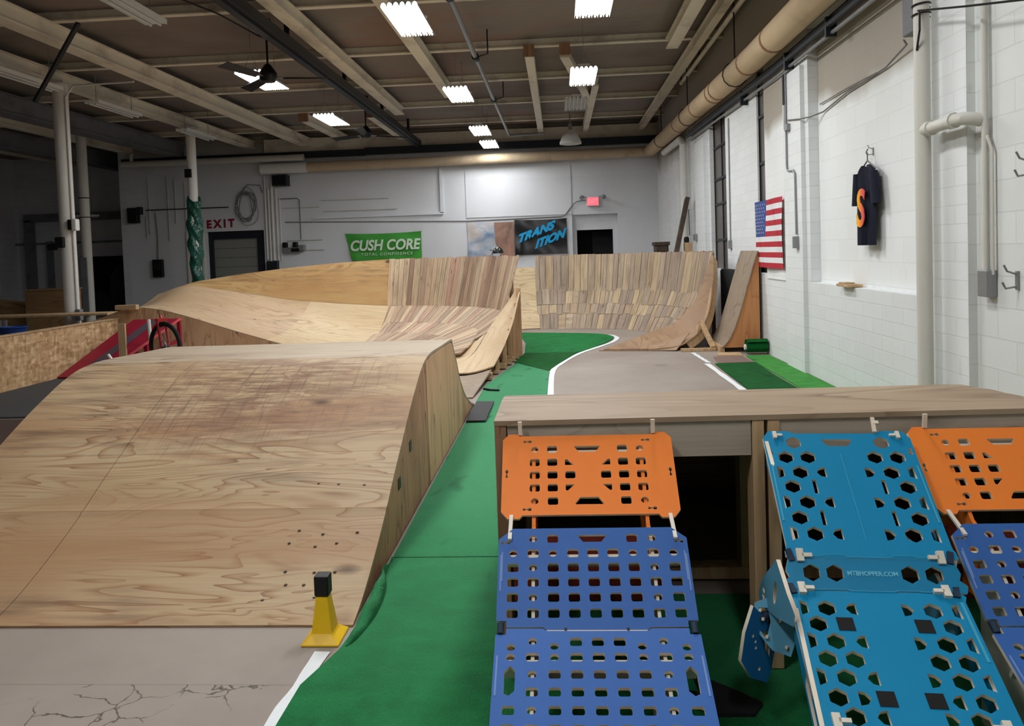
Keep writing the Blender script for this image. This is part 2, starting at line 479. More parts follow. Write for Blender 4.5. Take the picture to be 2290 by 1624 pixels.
def thing(name, loc, label, cat, group=None):
    o = bpy.data.objects.new(name, None); COL.objects.link(o); o.location = loc
    o.empty_display_size = .1
    OFF[o.name] = Vector(loc)
    return tag(o, label, cat, group)


def struct(o): o['kind'] = 'structure'; return o


def dup(root, loc=None, label=None, rotz=None):
    def cp(o, par):
        c = o.copy(); COL.objects.link(c); c.parent = par
        for ch in o.children: cp(ch, c)
        return c
    c = cp(root, None)
    if loc is not None: c.location = loc
    if rotz is not None: c.rotation_euler.z = rotz
    if label: c['label'] = label
    return c


def curve_mesh(polys, t):
    cu = bpy.data.curves.new('shape', 'CURVE'); cu.dimensions = '2D'; cu.fill_mode = 'BOTH'; cu.extrude = t / 2
    for pl in polys:
        sp = cu.splines.new('POLY'); sp.points.add(len(pl) - 1); sp.use_cyclic_u = True
        for q, (a, b) in zip(sp.points, pl): q.co = (a, b, 0, 1)
    o = bpy.data.objects.new('shape', cu); COL.objects.link(o)
    dg = bpy.context.evaluated_depsgraph_get(); dg.update()
    me = bpy.data.meshes.new_from_object(o.evaluated_get(dg))
    bpy.data.objects.remove(o); bpy.data.curves.remove(cu)
    return me


def sheet(name, polys, t, mats, parent, O, U, V, label=None):
    """flat panel with holes; polys in (u,v) metres, first the outline; face on +U x V side"""
    me = curve_mesh(polys, t); me.name = name
    U = Vector(U).normalized(); V = Vector(V).normalized(); N = U.cross(V)
    o0 = off(parent)
    me.materials.clear()
    for m in mats: me.materials.append(m)
    for p in me.polygons: p.material_index = 1 if abs(p.normal.z) < .5 else 0
    for v in me.vertices:
        c = v.co.copy(); v.co = Vector(O) + U * c.x + V * c.y + N * (c.z - t / 2) - o0
    o = bpy.data.objects.new(name, me); COL.objects.link(o)
    if parent: o.parent = parent
    OFF[o.name] = o0
    if label: o['label'] = label
    return o


def text(body, size, name, mat, parent, O, U, V, ext=.004, shear=0, bold=0, width=None, height=None, loc=None, spacing=1.0):
    cu = bpy.data.curves.new('txt', 'FONT'); cu.body = body; cu.size = size; cu.extrude = ext; cu.shear = shear; cu.offset = bold
    cu.align_x = 'CENTER'; cu.align_y = 'CENTER'; cu.space_line = .8; cu.space_character = spacing; cu.resolution_u = 4
    o = bpy.data.objects.new('txt', cu); COL.objects.link(o)
    dg = bpy.context.evaluated_depsgraph_get(); dg.update()
    me = bpy.data.meshes.new_from_object(o.evaluated_get(dg)); me.name = name
    bpy.data.objects.remove(o)
    xs = [v.co.x for v in me.vertices]; ys = [v.co.y for v in me.vertices]
    cx, cy = (min(xs) + max(xs)) / 2, (min(ys) + max(ys)) / 2
    kx = width / (max(xs) - min(xs)) if width else 1
    ky = height / (max(ys) - min(ys)) if height else (kx if width else 1)
    if height and not width: kx = ky
    U = Vector(U).normalized(); V = Vector(V).normalized(); N = U.cross(V)
    o0 = off(parent) if loc is None else Vector(loc)
    for v in me.vertices:
        c = v.co.copy(); v.co = Vector(O) + U * ((c.x - cx) * kx) + V * ((c.y - cy) * ky) + N * c.z - o0
    me.materials.clear(); me.materials.append(mat)
    for p in me.polygons: p.material_index = 0
    b = bpy.data.objects.new(name, me); COL.objects.link(b)
    if parent: b.parent = parent
    if loc is not None: b.location = loc
    OFF[b.name] = o0
    return b


def interp(tab, x):
    if x <= tab[0][0]: return tab[0][1]
    for (a, b), (c, d) in zip(tab, tab[1:]):
        if x <= c: return b + (d - b) * (x - a) / (c - a)
    return tab[-1][1]


def under(part, *kids):
    for k in kids: k.parent = part


def kids(root, *names): return [c for c in root.children if c.name.split('.')[0] in names]


def smoothpts(pts, n):
    """Catmull-Rom through 3D points"""
    P = [Vector(p) for p in pts]; P = [2 * P[0] - P[1]] + P + [2 * P[-1] - P[-2]]; out = []
    k = len(P) - 3
    for i in range(n):
        t = i / (n - 1) * k; j = min(int(t), k - 1); t -= j
        a, b, c, d = P[j:j + 4]
        out.append(.5 * ((2 * b) + (c - a) * t + (2 * a - 5 * b + 4 * c - d) * t * t + (3 * b - a - 3 * c + d) * t ** 3))
    return out

# ================================================================== ROOM
XW, YB, ZC = 2.85, 21.8, 5.14
b = MB(); b.add([(-18, -5, 0), (3.2, -5, 0), (3.2, 25, 0), (-18, 25, 0)], [(0, 1, 2, 3)]); b.box(-18, 3.2, -5, 25, -.2, -.01)
struct(b.build('floor', m_conc))
b = MB(); b.box(-18, 3.2, -5, 25, ZC, ZC + .2)
struct(b.build('ceiling', m_ceil))


def wallgrid(fn, a0, a1, z0, z1, ops, thick, extra_a=()):
    """wall face in (a,z) with recesses ops=(a0,a1,z0,z1,depth,back); fn(a,z,d) gives a point d behind the face"""
    A = sorted({a0, a1, *[o[0] for o in ops], *[o[1] for o in ops]}); Zs = sorted({z0, z1, *[o[2] for o in ops], *[o[3] for o in ops]})
    b = MB()
    for i in range(len(A) - 1):
        for j in range(len(Zs) - 1):
            ca, cz = (A[i] + A[i + 1]) / 2, (Zs[j] + Zs[j + 1]) / 2
            if any(o[0] < ca < o[1] and o[2] < cz < o[3] for o in ops): continue
            b.add([fn(A[i], Zs[j], 0), fn(A[i + 1], Zs[j], 0), fn(A[i + 1], Zs[j + 1], 0), fn(A[i], Zs[j + 1], 0)], [(0, 1, 2, 3)])
    for o in ops:
        p, q, r, t, d, back = o
        c = [(p, r), (q, r), (q, t), (p, t)]
        for k in range(4):
            (u, v), (w, x) = c[k], c[(k + 1) % 4]
            b.add([fn(u, v, 0), fn(w, x, 0), fn(w, x, d), fn(u, v, d)], [(0, 1, 2, 3)])
        if back: b.add([fn(*c[0], d), fn(*c[1], d), fn(*c[2], d), fn(*c[3], d)], [(0, 1, 2, 3)], 1)
    return b


fr = lambda a, z, d: (XW + d, a, z)
b = wallgrid(fr, 5.5, 22.0, 0, ZC, [(6.2, 8.83, 1.07, 3.92, .11, True), (10.66, 11.05, 1.12, 3.95, .05, False), (13.08, 14.4, 1.1, 3.92, .09, False)], .35)
struct(b.build('wall_right', [m_brick, m_panelw], rec=False))
b = MB(); b.box(XW + .06, 3.3, -5, 5.52, 0, ZC); b.box(XW + .001, 3.2, 5.5, 5.53, 0, ZC)
struct(b.build('wall_right', m_block))
for i, (y0, y1, x0) in enumerate([(8.95, 9.62, 2.8), (14.55, 15.5, 2.76), (17.6, 18.4, 2.76)]):
    b = MB(); b.box(x0, XW + .01, y0, y1, 0, 3.55); struct(b.build('trim_%d' % (i + 1), m_brick))
b = MB(); b.box(2.835, XW + .005, 9.66, 10.6, 1.05, 3.6); struct(b.build('trim_4', m_panelw, bevel=.004))
for i, (y0, y1, z0, z1) in enumerate([(10.66, 11.05, 1.12, 3.95), (13.08, 14.4, 1.1, 3.92)]):
    q = (.0, .045)[i]
    w = MB().box(XW + .045 + q, XW + .06 + q, y0, y1, z0, z1).build('window_%d' % (i + 1), m_glass); struct(w)
    f = MB()
    for z in ([1.9, 2.65, 3.3] if i == 0 else [1.62, 2.27, 2.72, 3.3]): f.box(XW + .02 + q, XW + .045 + q, y0, y1, z - .02, z + .02)
    n = (1, 2)[i]
    for k in range(n + 1):
        y = y0 + (y1 - y0) * k / n; f.box(XW + .025 + q, XW + .045 + q, y - .01, y + .01, z0, z1)
    f.build('window_frame', m_dark, w)
fb = lambda a, z, d: (a, YB + d, z)
b = wallgrid(fb, -12.68, 3.2, 0, ZC, [(-10.32, -8.6, 0, 2.42, .35, False), (.40, 1.69, 0, 2.53, .45, False)], .5)
struct(b.build('wall_back', [m_back, m_panelw], rec=False))
# the lit-up part of the back wall is divided by shallow pilasters and a ledge
b = MB(); b.box(-3.36, -3.28, YB - .07, YB, 2.72, 4.25); b.box(-7.1, -3.28, YB - .07, YB, 2.68, 2.74); struct(b.build('trim_5', m_back))
b = MB(); b.box(-2.62, .40, YB - .03, YB, 2.55, 4.3); struct(b.build('trim_6', m_back))
# doorway with a white lintel, dark room behind
d = MB().box(.40, .53, YB + .2, YB + .3, 0, 2.53).box(1.56, 1.69, YB + .2, YB + .3, 0, 2.53).box(.53, 1.56, YB + .2, YB + .3, 2.09, 2.53)
d = struct(d.build('door_1', m_back))
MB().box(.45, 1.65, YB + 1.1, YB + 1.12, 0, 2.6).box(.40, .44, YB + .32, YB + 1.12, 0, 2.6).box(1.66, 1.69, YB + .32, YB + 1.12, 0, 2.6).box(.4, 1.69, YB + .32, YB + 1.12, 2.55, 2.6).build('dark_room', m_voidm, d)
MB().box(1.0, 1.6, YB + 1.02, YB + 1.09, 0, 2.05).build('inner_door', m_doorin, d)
# roller door
d = struct(MB().box(-10.32, -10.2, YB + .1, YB + .3, 0, 2.42).box(-8.85, -8.6, YB + .1, YB + .3, 0, 2.42).box(-10.2, -8.85, YB + .1, YB + .3, 2.2, 2.42).build('door_2', m_dark))
b = MB()
for k in range(8): b.box(-10.2, -8.85, YB + .2, YB + .25 - .015 * (k % 2), k * .275, k * .275 + .262)
b.build('shutter', m_shutter, d)
# left, dim end of the hall lies further back
struct(MB().box(-12.9, -12.68, YB, 24.6, 0, ZC).build('wall_side', m_leftw))
fl = lambda a, z, dd: (a, 24.3 + dd, z)
struct(wallgrid(fl, -18, -12.68, 0, ZC, [(-15.9, -13.55, 0, 1.85, .4, False)], .5).build('wall_back_left', [m_leftw, m_leftw], rec=False))
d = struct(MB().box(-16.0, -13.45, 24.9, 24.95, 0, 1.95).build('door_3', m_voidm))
struct(MB().box(-18.2, -18, -5, 25, 0, ZC).build('wall_left', m_leftw))
struct(MB().box(-18, 3.3, -5.2, -5, 0, ZC).build('wall_front', m_block))
struct(MB().box(-17.6, -17.35, 24.1, 24.3, 0, 3.1).box(-16.9, -16.75, 24.15, 24.3, 0, 2.4).box(-17.6, -14, 24.1, 24.3, 3.05, 3.3).box(-18, -12.7, 24.2, 24.3, 2.3, 2.36).build('trim_7', m_beamd))
# ---- ceiling steel: cross purlins and long beams
pur = None
for i, y in enumerate([.65, 3.1, 5.6, 8.05, 10.5, 13.1, 15.5, 17.9, 20.35]):
    if pur is None:
        b = MB().box(-18, 3.1, y - .055, y + .055, 5.0, 5.02).box(-18, 3.1, y - .01, y + .01, 5.02, ZC)
        pur = b.build('ceiling_beam', m_beam, loc=(0, y, 5)); o = pur
    else:
        o = pur.copy(); COL.objects.link(o); o.location.y = y
    o['kind'] = 'structure'; o['group'] = 'cross purlins under the ceiling deck'


def ibeam(x, y0, y1, w, zb=4.82, h=.18, mat=m_beam, name='ceiling_beam'):
    b = MB().box(x - w / 2, x + w / 2, y0, y1, zb, zb + .03).box(x - w * .3, x + w * .3, y0, y1, zb + .03, zb + h).box(x - w / 2, x + w / 2, y0, y1, zb + h - .02, zb + h)
    o = b.build(name, mat); o['kind'] = 'structure'; return o


for a in [(-7.15, -4, 21.78, .24, 4.75, .25), (-8.85, -4, 21.78, .28, 4.78, .22), (-3.62, -4, 17.75, .22), (-4.34, 17.8, 21.7, .2), (-5.98, 17.96, 21.7, .2), (-2.2, -4, 16.05, .2),
          (-.4, 12.95, 21.75, .15), (.84, 15.6, 21.75, .14), (1.98, -4, 12.95, .2), (2.4, -4, 21.75, .13)]:
    ibeam(*a)
for a in [(-10.95, -4, 21.7, .4, 4.6, .4), (-13.9, -4, 24.2, .35, 4.55, .45)]:
    ibeam(*a, mat=m_beamd)
for x in (-12.5, -15.5): ibeam(x, -4, 24.2, .22, 4.78, .22)
o = MB().bar((.2, 13.25, 4.9), (.84, 17.7, 4.9), .16, .12).build('ceiling_beam', m_beam); o['kind'] = 'structure'
for x in (-.4, .2): o = MB().box(x - .09, x + .09, 12.9, 12.95, 4.8, 5.0).build('ceiling_beam', m_woodbrown); o['kind'] = 'structure'
for x, y in ((-4.34, 17.76), (-5.98, 17.92)): o = MB().box(x - .11, x + .11, y - .01, y + .03, 4.8, 5.0).build('ceiling_beam', m_woodbrown); o['kind'] = 'structure'
# dark channel and pale band at the head of the back wall
o = MB().box(-5.4, 3.0, 21.35, 21.5, 4.42, 4.62).build('ceiling_beam', m_dark); o['kind'] = 'structure'
o = MB().box(-12.6, -5.4, 21.45, 21.6, 4.42, 4.6).build('ceiling_beam', m_dark); o['kind'] = 'structure'
struct(MB().box(-8.4, 2.85, 21.6, YB, 4.62, 5.0).build('trim_8', m_beam))

# ---- ceiling services
o = MB().box(-3.98, -3.76, -2, 21.3, 4.6, 4.74).box(-3.92, -3.82, -2, 21.3, 4.56, 4.6)
for y in range(-1, 22, 3): o.box(-3.9, -3.84, y, y + .06, 4.74, ZC)
o = o.build('ceiling_track', m_dark); tag(o, 'dark blue-grey steel track running the length of the ceiling', 'track')
o = thing('sprinkler_pipe', (-1.25, 8, 4.7), 'thin grey pipe hung below the ceiling left of the twin lit lamp row', 'pipe')
MB().tube([(-1.25, -3, 4.7), (-1.25, 12.4, 4.7), (-1.25, 20.8, 4.7)], .04).tube([(-1.25, 20.8, 4.7), (-.3, 20.85, 4.72)], .035).build('pipe', m_galv, o, smooth=True)
for y in (9.4, 12.4, 15.9): MB().tube([(-1.25, y - .08, 4.7), (-1.25, y + .08, 4.7)], .06).tube([(-1.25, y, 4.7), (-1.05, y, 4.75), (-1.05, y, ZC)], .012).build('hanger', m_dark, o)
o = thing('ceiling_pipe', (2.62, 8, 4.88), 'slim dull pipe under the ceiling beside the right-hand beam', 'pipe')
MB().tube([(2.62, -3, 4.88), (2.62, 16, 4.88)], .04).build('pipe', m_beam, o, smooth=True)
for y in (1, 6, 10.6, 14, 16): MB().tube([(2.62, y, 4.88), (2.62, y, ZC)], .01).build('hanger', m_dark, o)
# insulated main along the right wall
o = thing('insulated_pipe', (2.6, 8, 3.93), 'fat tan insulated pipe running along the top of the right wall', 'pipe')
MB().tube([(2.6, -3, 3.93), (2.6, 10, 3.94), (2.6, 21.3, 4.2)], .165, 18).build('insulation', m_insul, o, smooth=True)
for y in (6.5, 9.2, 10.4, 12.3, 12.6, 14.1, 16.2): MB().tube([(2.6, y, 3.935 + max(0, y - 10) * .023), (2.6, y + .05, 3.936 + max(0, y - 10) * .023)], .172, 18).build('band', m_woodbrown, o, smooth=True)
for y in (7.2, 11.2, 15.2, 19): MB().tube([(2.6, y, 4.0), (2.6, y, ZC)], .01).tube([(2.6 + .18 * math.sin(t * .5), y, 3.94 + max(0, y - 10) * .023 - .18 * math.cos(t * .5)) for t in range(-6, 7)], .008, 6).build('hanger', m_dark, o)
o = thing('conduit_bundle', (2.78, 8, 3.72), 'bundle of dark conduits hugging the wall below the tan pipe', 'conduit')
for x, z, r, m in ((2.77, 3.70, .035, m_dark), (2.81, 3.78, .03, m_dark), (2.80, 3.62, .02, m_galv)):
    MB().tube([(x, -3, z), (x, 10, z), (x, 16.3, z + .13)], r, 8).build('conduit', m, o, smooth=True)
for y in (6.4, 7.9, 9.3, 11.5): MB().box(2.74, XW - .003, y, y + .04, 3.58, 3.78).build('bracket', m_dark, o)
# main along the back wall
o = thing('insulated_pipe', (-3, 21.5, 4.2), 'long tan insulated pipe across the top of the back wall', 'pipe')
MB().tube([(-8.4, 21.45, 4.15), (-4, 21.45, 4.16), (2.6, 21.45, 4.2)], .14, 16).build('insulation', m_insulb, o, smooth=True)
MB().tube([(-8.45, 21.45, 4.15), (-7.1, 21.45, 4.152)], .155, 16).build('jacket', m_white, o, smooth=True, )
for x in (-5.9, -1): MB().box(x, x + .04, 21.45, YB - .003, 4.1, 4.2).build('bracket', m_dark, o)
o = tag(MB().tube([(-12.5, 21.3, 4.42), (-7.15, 21.3, 4.42)], .09, 12).tube([(-12.2, 21.3, 4.42), (-12.2, 21.3, 4.7)], .05, 8).build('steam_pipe', m_pipeg, smooth=True), 'pale pipe under the dim left end of the back ceiling', 'pipe')

# ---- steel columns
def column(x, y, r, label, mat=m_pipew):
    t = thing('steel_column', (x, y, 0), label, 'column')
    MB().lathe((x, y, 0), [(r, .02), (r, 4.74)], 20).build('shaft', mat, t, smooth=True)
    MB().box(x - r * 1.5, x + r * 1.5, y - r * 1.5, y + r * 1.5, 0, .02).box(x - r * 1.4, x + r * 1.4, y - r * 1.4, y + r * 1.4, 4.74, 4.78).build('end_plate', m_pipeg, t)
    return t


t = column(-8.68, 13, .125, 'thick white column nearest the OSB wall with two sockets on it')
MB().tube([(-8.545, 12.94, .5), (-8.545, 12.94, 4.5), (-8.4, 12.95, 4.7), (-7.3, 12.95, 4.72)], .018, 8).build('conduit', m_pipew, t, smooth=True)
MB().box(-8.57, -8.50, 12.83, 12.93, 2.18, 2.36, 0).build('socket_plate', m_black, t, bevel=.01)
s_ = MB().box(-8.5, -8.41, 12.82, 12.94, 2.16, 2.37).build('socket_box', m_white, t, bevel=.02)
MB().box(-8.53, -8.43, 12.83, 12.93, .58, .78).build('socket_box', m_galv, t, bevel=.01)
MB().tube([(-8.5, 12.9, .78), (-8.48, 12.88, .3), (-8.5, 12.9, .03)], .012, 6).build('cord', m_white, t)
MB().box(-8.82, -8.66, 12.82, 12.9, 1.87, 2.06).box(-8.98, -8.8, 12.84, 12.9, 1.83, 1.95).build('speaker_box', m_black, t, bevel=.02)
t = column(-8.66, 17.7, .11, 'white column wrapped in crinkled green film below the ceiling')
# crinkled film
rows = []
for i in range(60):
    z = .3 + i * (3.12 - .3) / 59; row = []
    for j in range(33):
        a = 2 * math.pi * j / 32
        rr = .15 + .02 * math.sin(a * 2 + z * 3) + .018 * math.sin(z * 11 + 2 * math.sin(a + z)) + .012 * math.sin(a * 5 + z * 17) + random.uniform(-.006, .006) * (0 < j < 32)
        if i == 59: rr = .13
        if i > 56 and a > 3.9: z -= .02
        row.append((-8.66 + rr * math.cos(a), 17.7 + rr * math.sin(a), z))
    row[-1] = row[0]; rows.append(row)
MB().grid(rows).build('film_wrap', m_wrap, t, smooth=False)
MB().box(-8.78, -8.62, 17.55, 17.62, 3.55, 3.75).build('switch_box', m_black, t, bevel=.01)
t = column(-11.56, 18, .115, 'thinner cream column standing deeper in the dim left end', m_pipeg)
b = MB().box(-11.66, -11.5, 17.86, 17.89, .3, 1.75).build('dark_panel', m_beamd, t)
b = MB()
for z in (3.2, 2.73): b.tube([(-11.56 + .12 * math.cos(k * .4), 18 + .12 * math.sin(k * .4), z) for k in range(16)], .012, 6, closed=True)
b.build('strap', m_black, t)

# ================================================================== LIGHTS
def light_fixture(loc, label, lit, grp, watt=74):
    x, y, z = loc
    t = thing('high_bay_light', loc, label, 'ceiling light', grp)
    n = 6; w = .44; L = .62
    b = MB()
    # scalloped reflector: one little vault over each tube
    prof = []
    for k in range(n):
        cx = x - w / 2 + w * (k + .5) / n
        for q in range(7):
            a = math.pi * q / 6
            prof.append((cx - .036 * math.cos(a), z + .055 * math.sin(a)))
    rows = [[(px, y - L, pz) for px, pz in prof], [(px, y + L, pz) for px, pz in prof]]
    b.grid(rows)
    b.build('reflector', m_reflect, t, smooth=True, solid=.003)
    MB().box(x - .1, x + .1, y - L * .9, y + L * .9, z + .06, z + .11).box(x - w / 2, x + w / 2, y - .05, y + .05, z + .055, z + .07).build('ballast_box', m_white, t, bevel=.006)
    for k in range(n):
        cx = x - w / 2 + w * (k + .5) / n
        MB().tube([(cx, y - L + .02, z + .012), (cx, y + L - .02, z + .012)], .012, 8).build('tube', m_tube if lit else m_tubeoff, t, smooth=True)
    under(kids(t, 'reflector')[0], *kids(t, 'tube'))
    for sy in (-.5, .5):
        MB().tube([(x - .1, y + sy, z + .1), (x, y + sy, z + .35), (x + .1, y + sy, z + .1)], .004, 5).tube([(x, y + sy, z + .35), (x, y + sy, ZC)], .004, 5).build('hanger_wire', m_galv, t)
    if lit:
        ld = bpy.data.lights.new('lamp', 'AREA'); ld.shape = 'RECTANGLE'; ld.size = .42; ld.size_y = 1.2; ld.energy = watt
        ld.color = (.955, .98, 1.0)
        lo = bpy.data.objects.new('lamp', ld); COL.objects.link(lo); lo.parent = t; lo.location = (0, 0, -.012)
    return t


G = 'high bay tube lights'
L0 = light_fixture((-1.75, 9.4, 4.4), 'largest lit tube light, nearest of the row left of the sprinkler pipe', True, G)
for loc, lab in [((.5, 9.0, 4.4), 'lit tube light cut by the top edge, nearest of the right row'),
                 ((.49, 12.93, 4.4), 'lit tube light in front of the two hanging brown beam ends'),
                 ((-1.72, 13.9, 4.4), 'second lit tube light of the middle row, beside the sprinkler pipe'),
                 ((-4.66, 12.1, 4.4), 'lit tube light partly hidden by the nearer fan'),
                 ((-4.65, 15.8, 4.4), 'lit tube light left of the farther fan'),
                 ((-1.75, 4.9, 4.4), 'lit tube light over the jump box'),
                 ((-1.75, .4, 4.4), 'added unseen fill tube light over the near floor'),  # unseen lamp added to brighten the foreground
                 ((.5, 4.9, 4.4), 'added unseen fill tube light over the wooden deck'),  # out-of-view lamp added as fill for the foreground
                 ]:
    dup(L0, loc, lab)
LS = light_fixture((-1.76, 18.1, 4.4), 'upper of the close pair of small lit tube lights', True, G, 56)
dup(LS, (-1.76, 20.4, 4.4), 'lower of the close pair of small lit tube lights, by the back pipe')
light_fixture((.5, -.6, 4.4), 'added unseen fill tube light over the near end of the hall', True, G, 42)  # added out of view to brighten the orange panels and deck front
light_fixture((.42, 15.3, 4.4), 'unlit tube light behind the lit right-hand lamps', False, G)

t = thing('pendant_light', (.37, 19.0, 4.4), 'unlit white glass dome lamp hanging near the back wall', 'ceiling light')
MB().lathe((.37, 19, 4.15), [(.02, .36), (.09, .34), (.2, .2), (.27, .05), (.27, 0), (.25, 0), (.19, .17), (.02, .3)], 20).build('lamp_shade', m_white, t, smooth=True)
MB().lathe((.37, 19, 4.5), [(.05, 0), (.05, .14), (.015, .16), (.015, .8)], 10).build('stem', m_galv, t, smooth=True)


def strip(loc, L, label):
    x, y, z = loc
    t = thing('strip_light', loc, label, 'ceiling light', 'unlit strip lights')
    MB().box(x - .13, x + .13, y - L / 2, y + L / 2, z + .04, z + .08).bar((x - .13, y - L / 2, z + .06), (x - .13, y + L / 2, z + .06), .01, .06).bar((x + .13, y - L / 2, z + .06), (x + .13, y + L / 2, z + .06), .01, .06).build('housing', m_white, t)
    for s in (-.06, .06): MB().tube([(x + s, y - L / 2 + .02, z + .02), (x + s, y + L / 2 - .02, z + .02)], .016, 8).build('tube', m_tubeoff, t, smooth=True)
    for s in (-.4, .4): MB().tube([(x, y + s * L, z + .08), (x, y + s * L, ZC)], .006, 5).build('hanger_rod', m_galv, t)
    return t


a = strip((-4.87, 8.5, 4.45), 1.45, 'large unlit strip light at the upper left, nearest of its kind')
dup(a, (-8.3, 11.6, 4.45), 'unlit strip light at the left edge of the picture')
dup(a, (-8.35, 14.1, 4.45), 'unlit strip light just right of the thick white column')
dup(a, (-8.3, 17.3, 4.45), 'unlit strip light left of the green-wrapped column')
t = strip((-14.5, 22.3, 3.0), 1.2, 'unlit strip light over the dim doorway, hung low'); t.rotation_euler.z = R(80)


def fan(loc, label, rz):
    x, y, z = loc
    t = thing('ceiling_fan', loc, label, 'fan', 'black ceiling fans')
    MB().lathe((x, y, z), [(.03, .0), (.1, .01), (.13, .05), (.13, .14), (.09, .2), (.05, .26), (.02, .28)], 18).build('motor', m_black, t, smooth=True)
    MB().tube([(x, y, z + .27), (x, y, ZC)], .016, 8).build('down_rod', m_black, t)
    MB().lathe((x, y, ZC - .3), [(.02, 0), (.07, .04), (.08, .2), (.08, .3)], 12).build('canopy', m_black, t, smooth=True)
    for k in range(3):
        a = rz + k * 2 * math.pi / 3; c, s = math.cos(a), math.sin(a)
        P = lambda r, w, h: (x + r * c - w * s, y + r * s + w * c, z + .07 + h)
        MB().bar(P(.1, 0, 0), P(.25, 0, 0), .05, .012).build('blade_arm', m_chrome, t)
        MB().grid([[P(r, w * (.055 + .05 * (r - .2)), w * .025) for w in (-1, 0, 1)] for r in (.22, .4, .6, .8, .92, .95)]).build('blade', m_black, t, solid=.006)
    return t


fan((-4.28, 11.3, 4.2), 'black ceiling fan in front of a lit tube light', R(12))
fan((-4.25, 17.0, 4.2), 'black ceiling fan deeper in the hall, beside the dark track', R(35))
o = tag(MB().bar((-6.62, 10.4, 4.94), (-7.6, 10.8, 3.97), .05, .05).build('hanging_rod', m_dark), 'dark rod slanting down from the ceiling at the upper left', 'rod')
# thin ceiling cables
o = tag(MB().tube([(-5.0, 9.4, 5.0), (-4.6, 10.4, 4.96), (-4.4, 11.3, 4.9), (-4.1, 12.8, 4.98)], .012, 6).tube([(-4.4, 11.3, 4.9), (-4.35, 11.25, 5.28)], .01, 6).build('ceiling_cable', m_dark), 'dark cable looped along the ceiling above the nearer fan', 'cable')

# ================================================================== THINGS ON THE RIGHT WALL
t = thing('drain_pipe', (2.76, 5.85, 0), 'thick off-white vertical pipe on the near right wall', 'pipe')
MB().tube([(2.74, 5.9, .02), (2.74, 5.9, 3.5)], .055, 16).build('pipe', m_pipeg, t, smooth=True)
b = MB().tube([(2.74, 5.86, 2.33), (2.74, 5.45, 2.33), (2.76, 5.37, 2.33), (2.82, 5.34, 2.32), (2.86, 5.34, 2.31)], .045, 12)
b.tube([(2.74, 5.82, 2.33), (2.74, 5.76, 2.33)], .055, 12).tube([(2.74, 5.5, 2.33), (2.74, 5.44, 2.33)], .055, 12)
b.build('side_branch', m_pipeg, t, smooth=True)
b = MB()
for z in (3.17, 3.24): b.tube([(2.74 + .062 * math.cos(k * .45), 5.9 + .062 * math.sin(k * .45), z + .006 * k * .3) for k in range(14)], .007, 5)
b.build('strap', m_black, t)
o = tag(MB().tube([(2.69, 5.84, 3.2), (2.7, 5.2, 3.03), (2.76, 4.4, 2.83), (2.87, 3.5, 2.66), (2.90, 3.2, 2.61)], .008, 6).tube([(2.7, 5.84, 3.19), (2.68, 5.8, 3.05), (2.69, 5.87, 2.92)], .008, 6).build('tie_wire', m_black), 'thin black wire tied to the thick wall pipe', 'wire')
t = thing('conduit_run', (2.89, 5.3, 1.2), 'grey conduit dropping to a grey box on the near right wall', 'conduit')
MB().tube([(2.87, 5.31, 1.27), (2.87, 5.31, 5.25)], .022, 10).tube([(2.88, 5.25, 1.27), (2.88, 5.25, 2.1), (2.87, 5.29, 2.2)], .01, 6).build('conduit', m_pipeg, t, smooth=True)
MB().box(2.84, 2.907, 5.25, 5.37, 1.12, 1.3).build('junction_box', m_galv, t, bevel=.006)


def hook(y, z, label):
    t = thing('coat_hook', (2.9, y, z), label, 'hook', 'coat hooks on the near right wall')
    MB().box(2.895, 2.912, y - .015, y + .015, z - .02, z + .1).build('hook_plate', m_galv, t, bevel=.003)
    MB().tube([(2.895, y, z + .08), (2.84, y, z + .1), (2.82, y, z + .14)], .007, 6).tube([(2.895, y, z), (2.83, y, z - .01), (2.81, y, z + .03)], .007, 6).build('prong', m_galv, t)
    return t


h = hook(5.02, 1.2, 'small grey coat hook on the near wall right of the grey box')
dup(h, (2.9, 4.88, 1.9), 'small grey coat hook at the right edge of the picture')
h = hook(7.34, 2.33, 'small hook holding the jersey hanger on the white infill'); h.location.x = 2.955; h.scale = (.6, .6, .6)
# jersey on its hanger
t = thing('jersey', (2.9, 7.33, 1.5), 'dark navy jersey with a large orange S hanging on the right wall', 'jersey')
ol = [(-.20, 0), (.20, 0), (.215, .3), (.20, .44), (.27, .42), (.31, .36), (.31, .44), (.25, .66), (.2, .71), (.09, .75), (.05, .715), (0, .705), (-.05, .715), (-.09, .75), (-.2, .71), (-.25, .66), (-.31, .44), (-.31, .36), (-.27, .42), (-.20, .44), (-.215, .3)]
b = MB()
NX, NZ = 22, 40
def fold(u, v): return .035 + .022 * math.sin(u * 19 + 1.5 * v) * (1 - v * .8) + .02 * math.cos(u * 7)
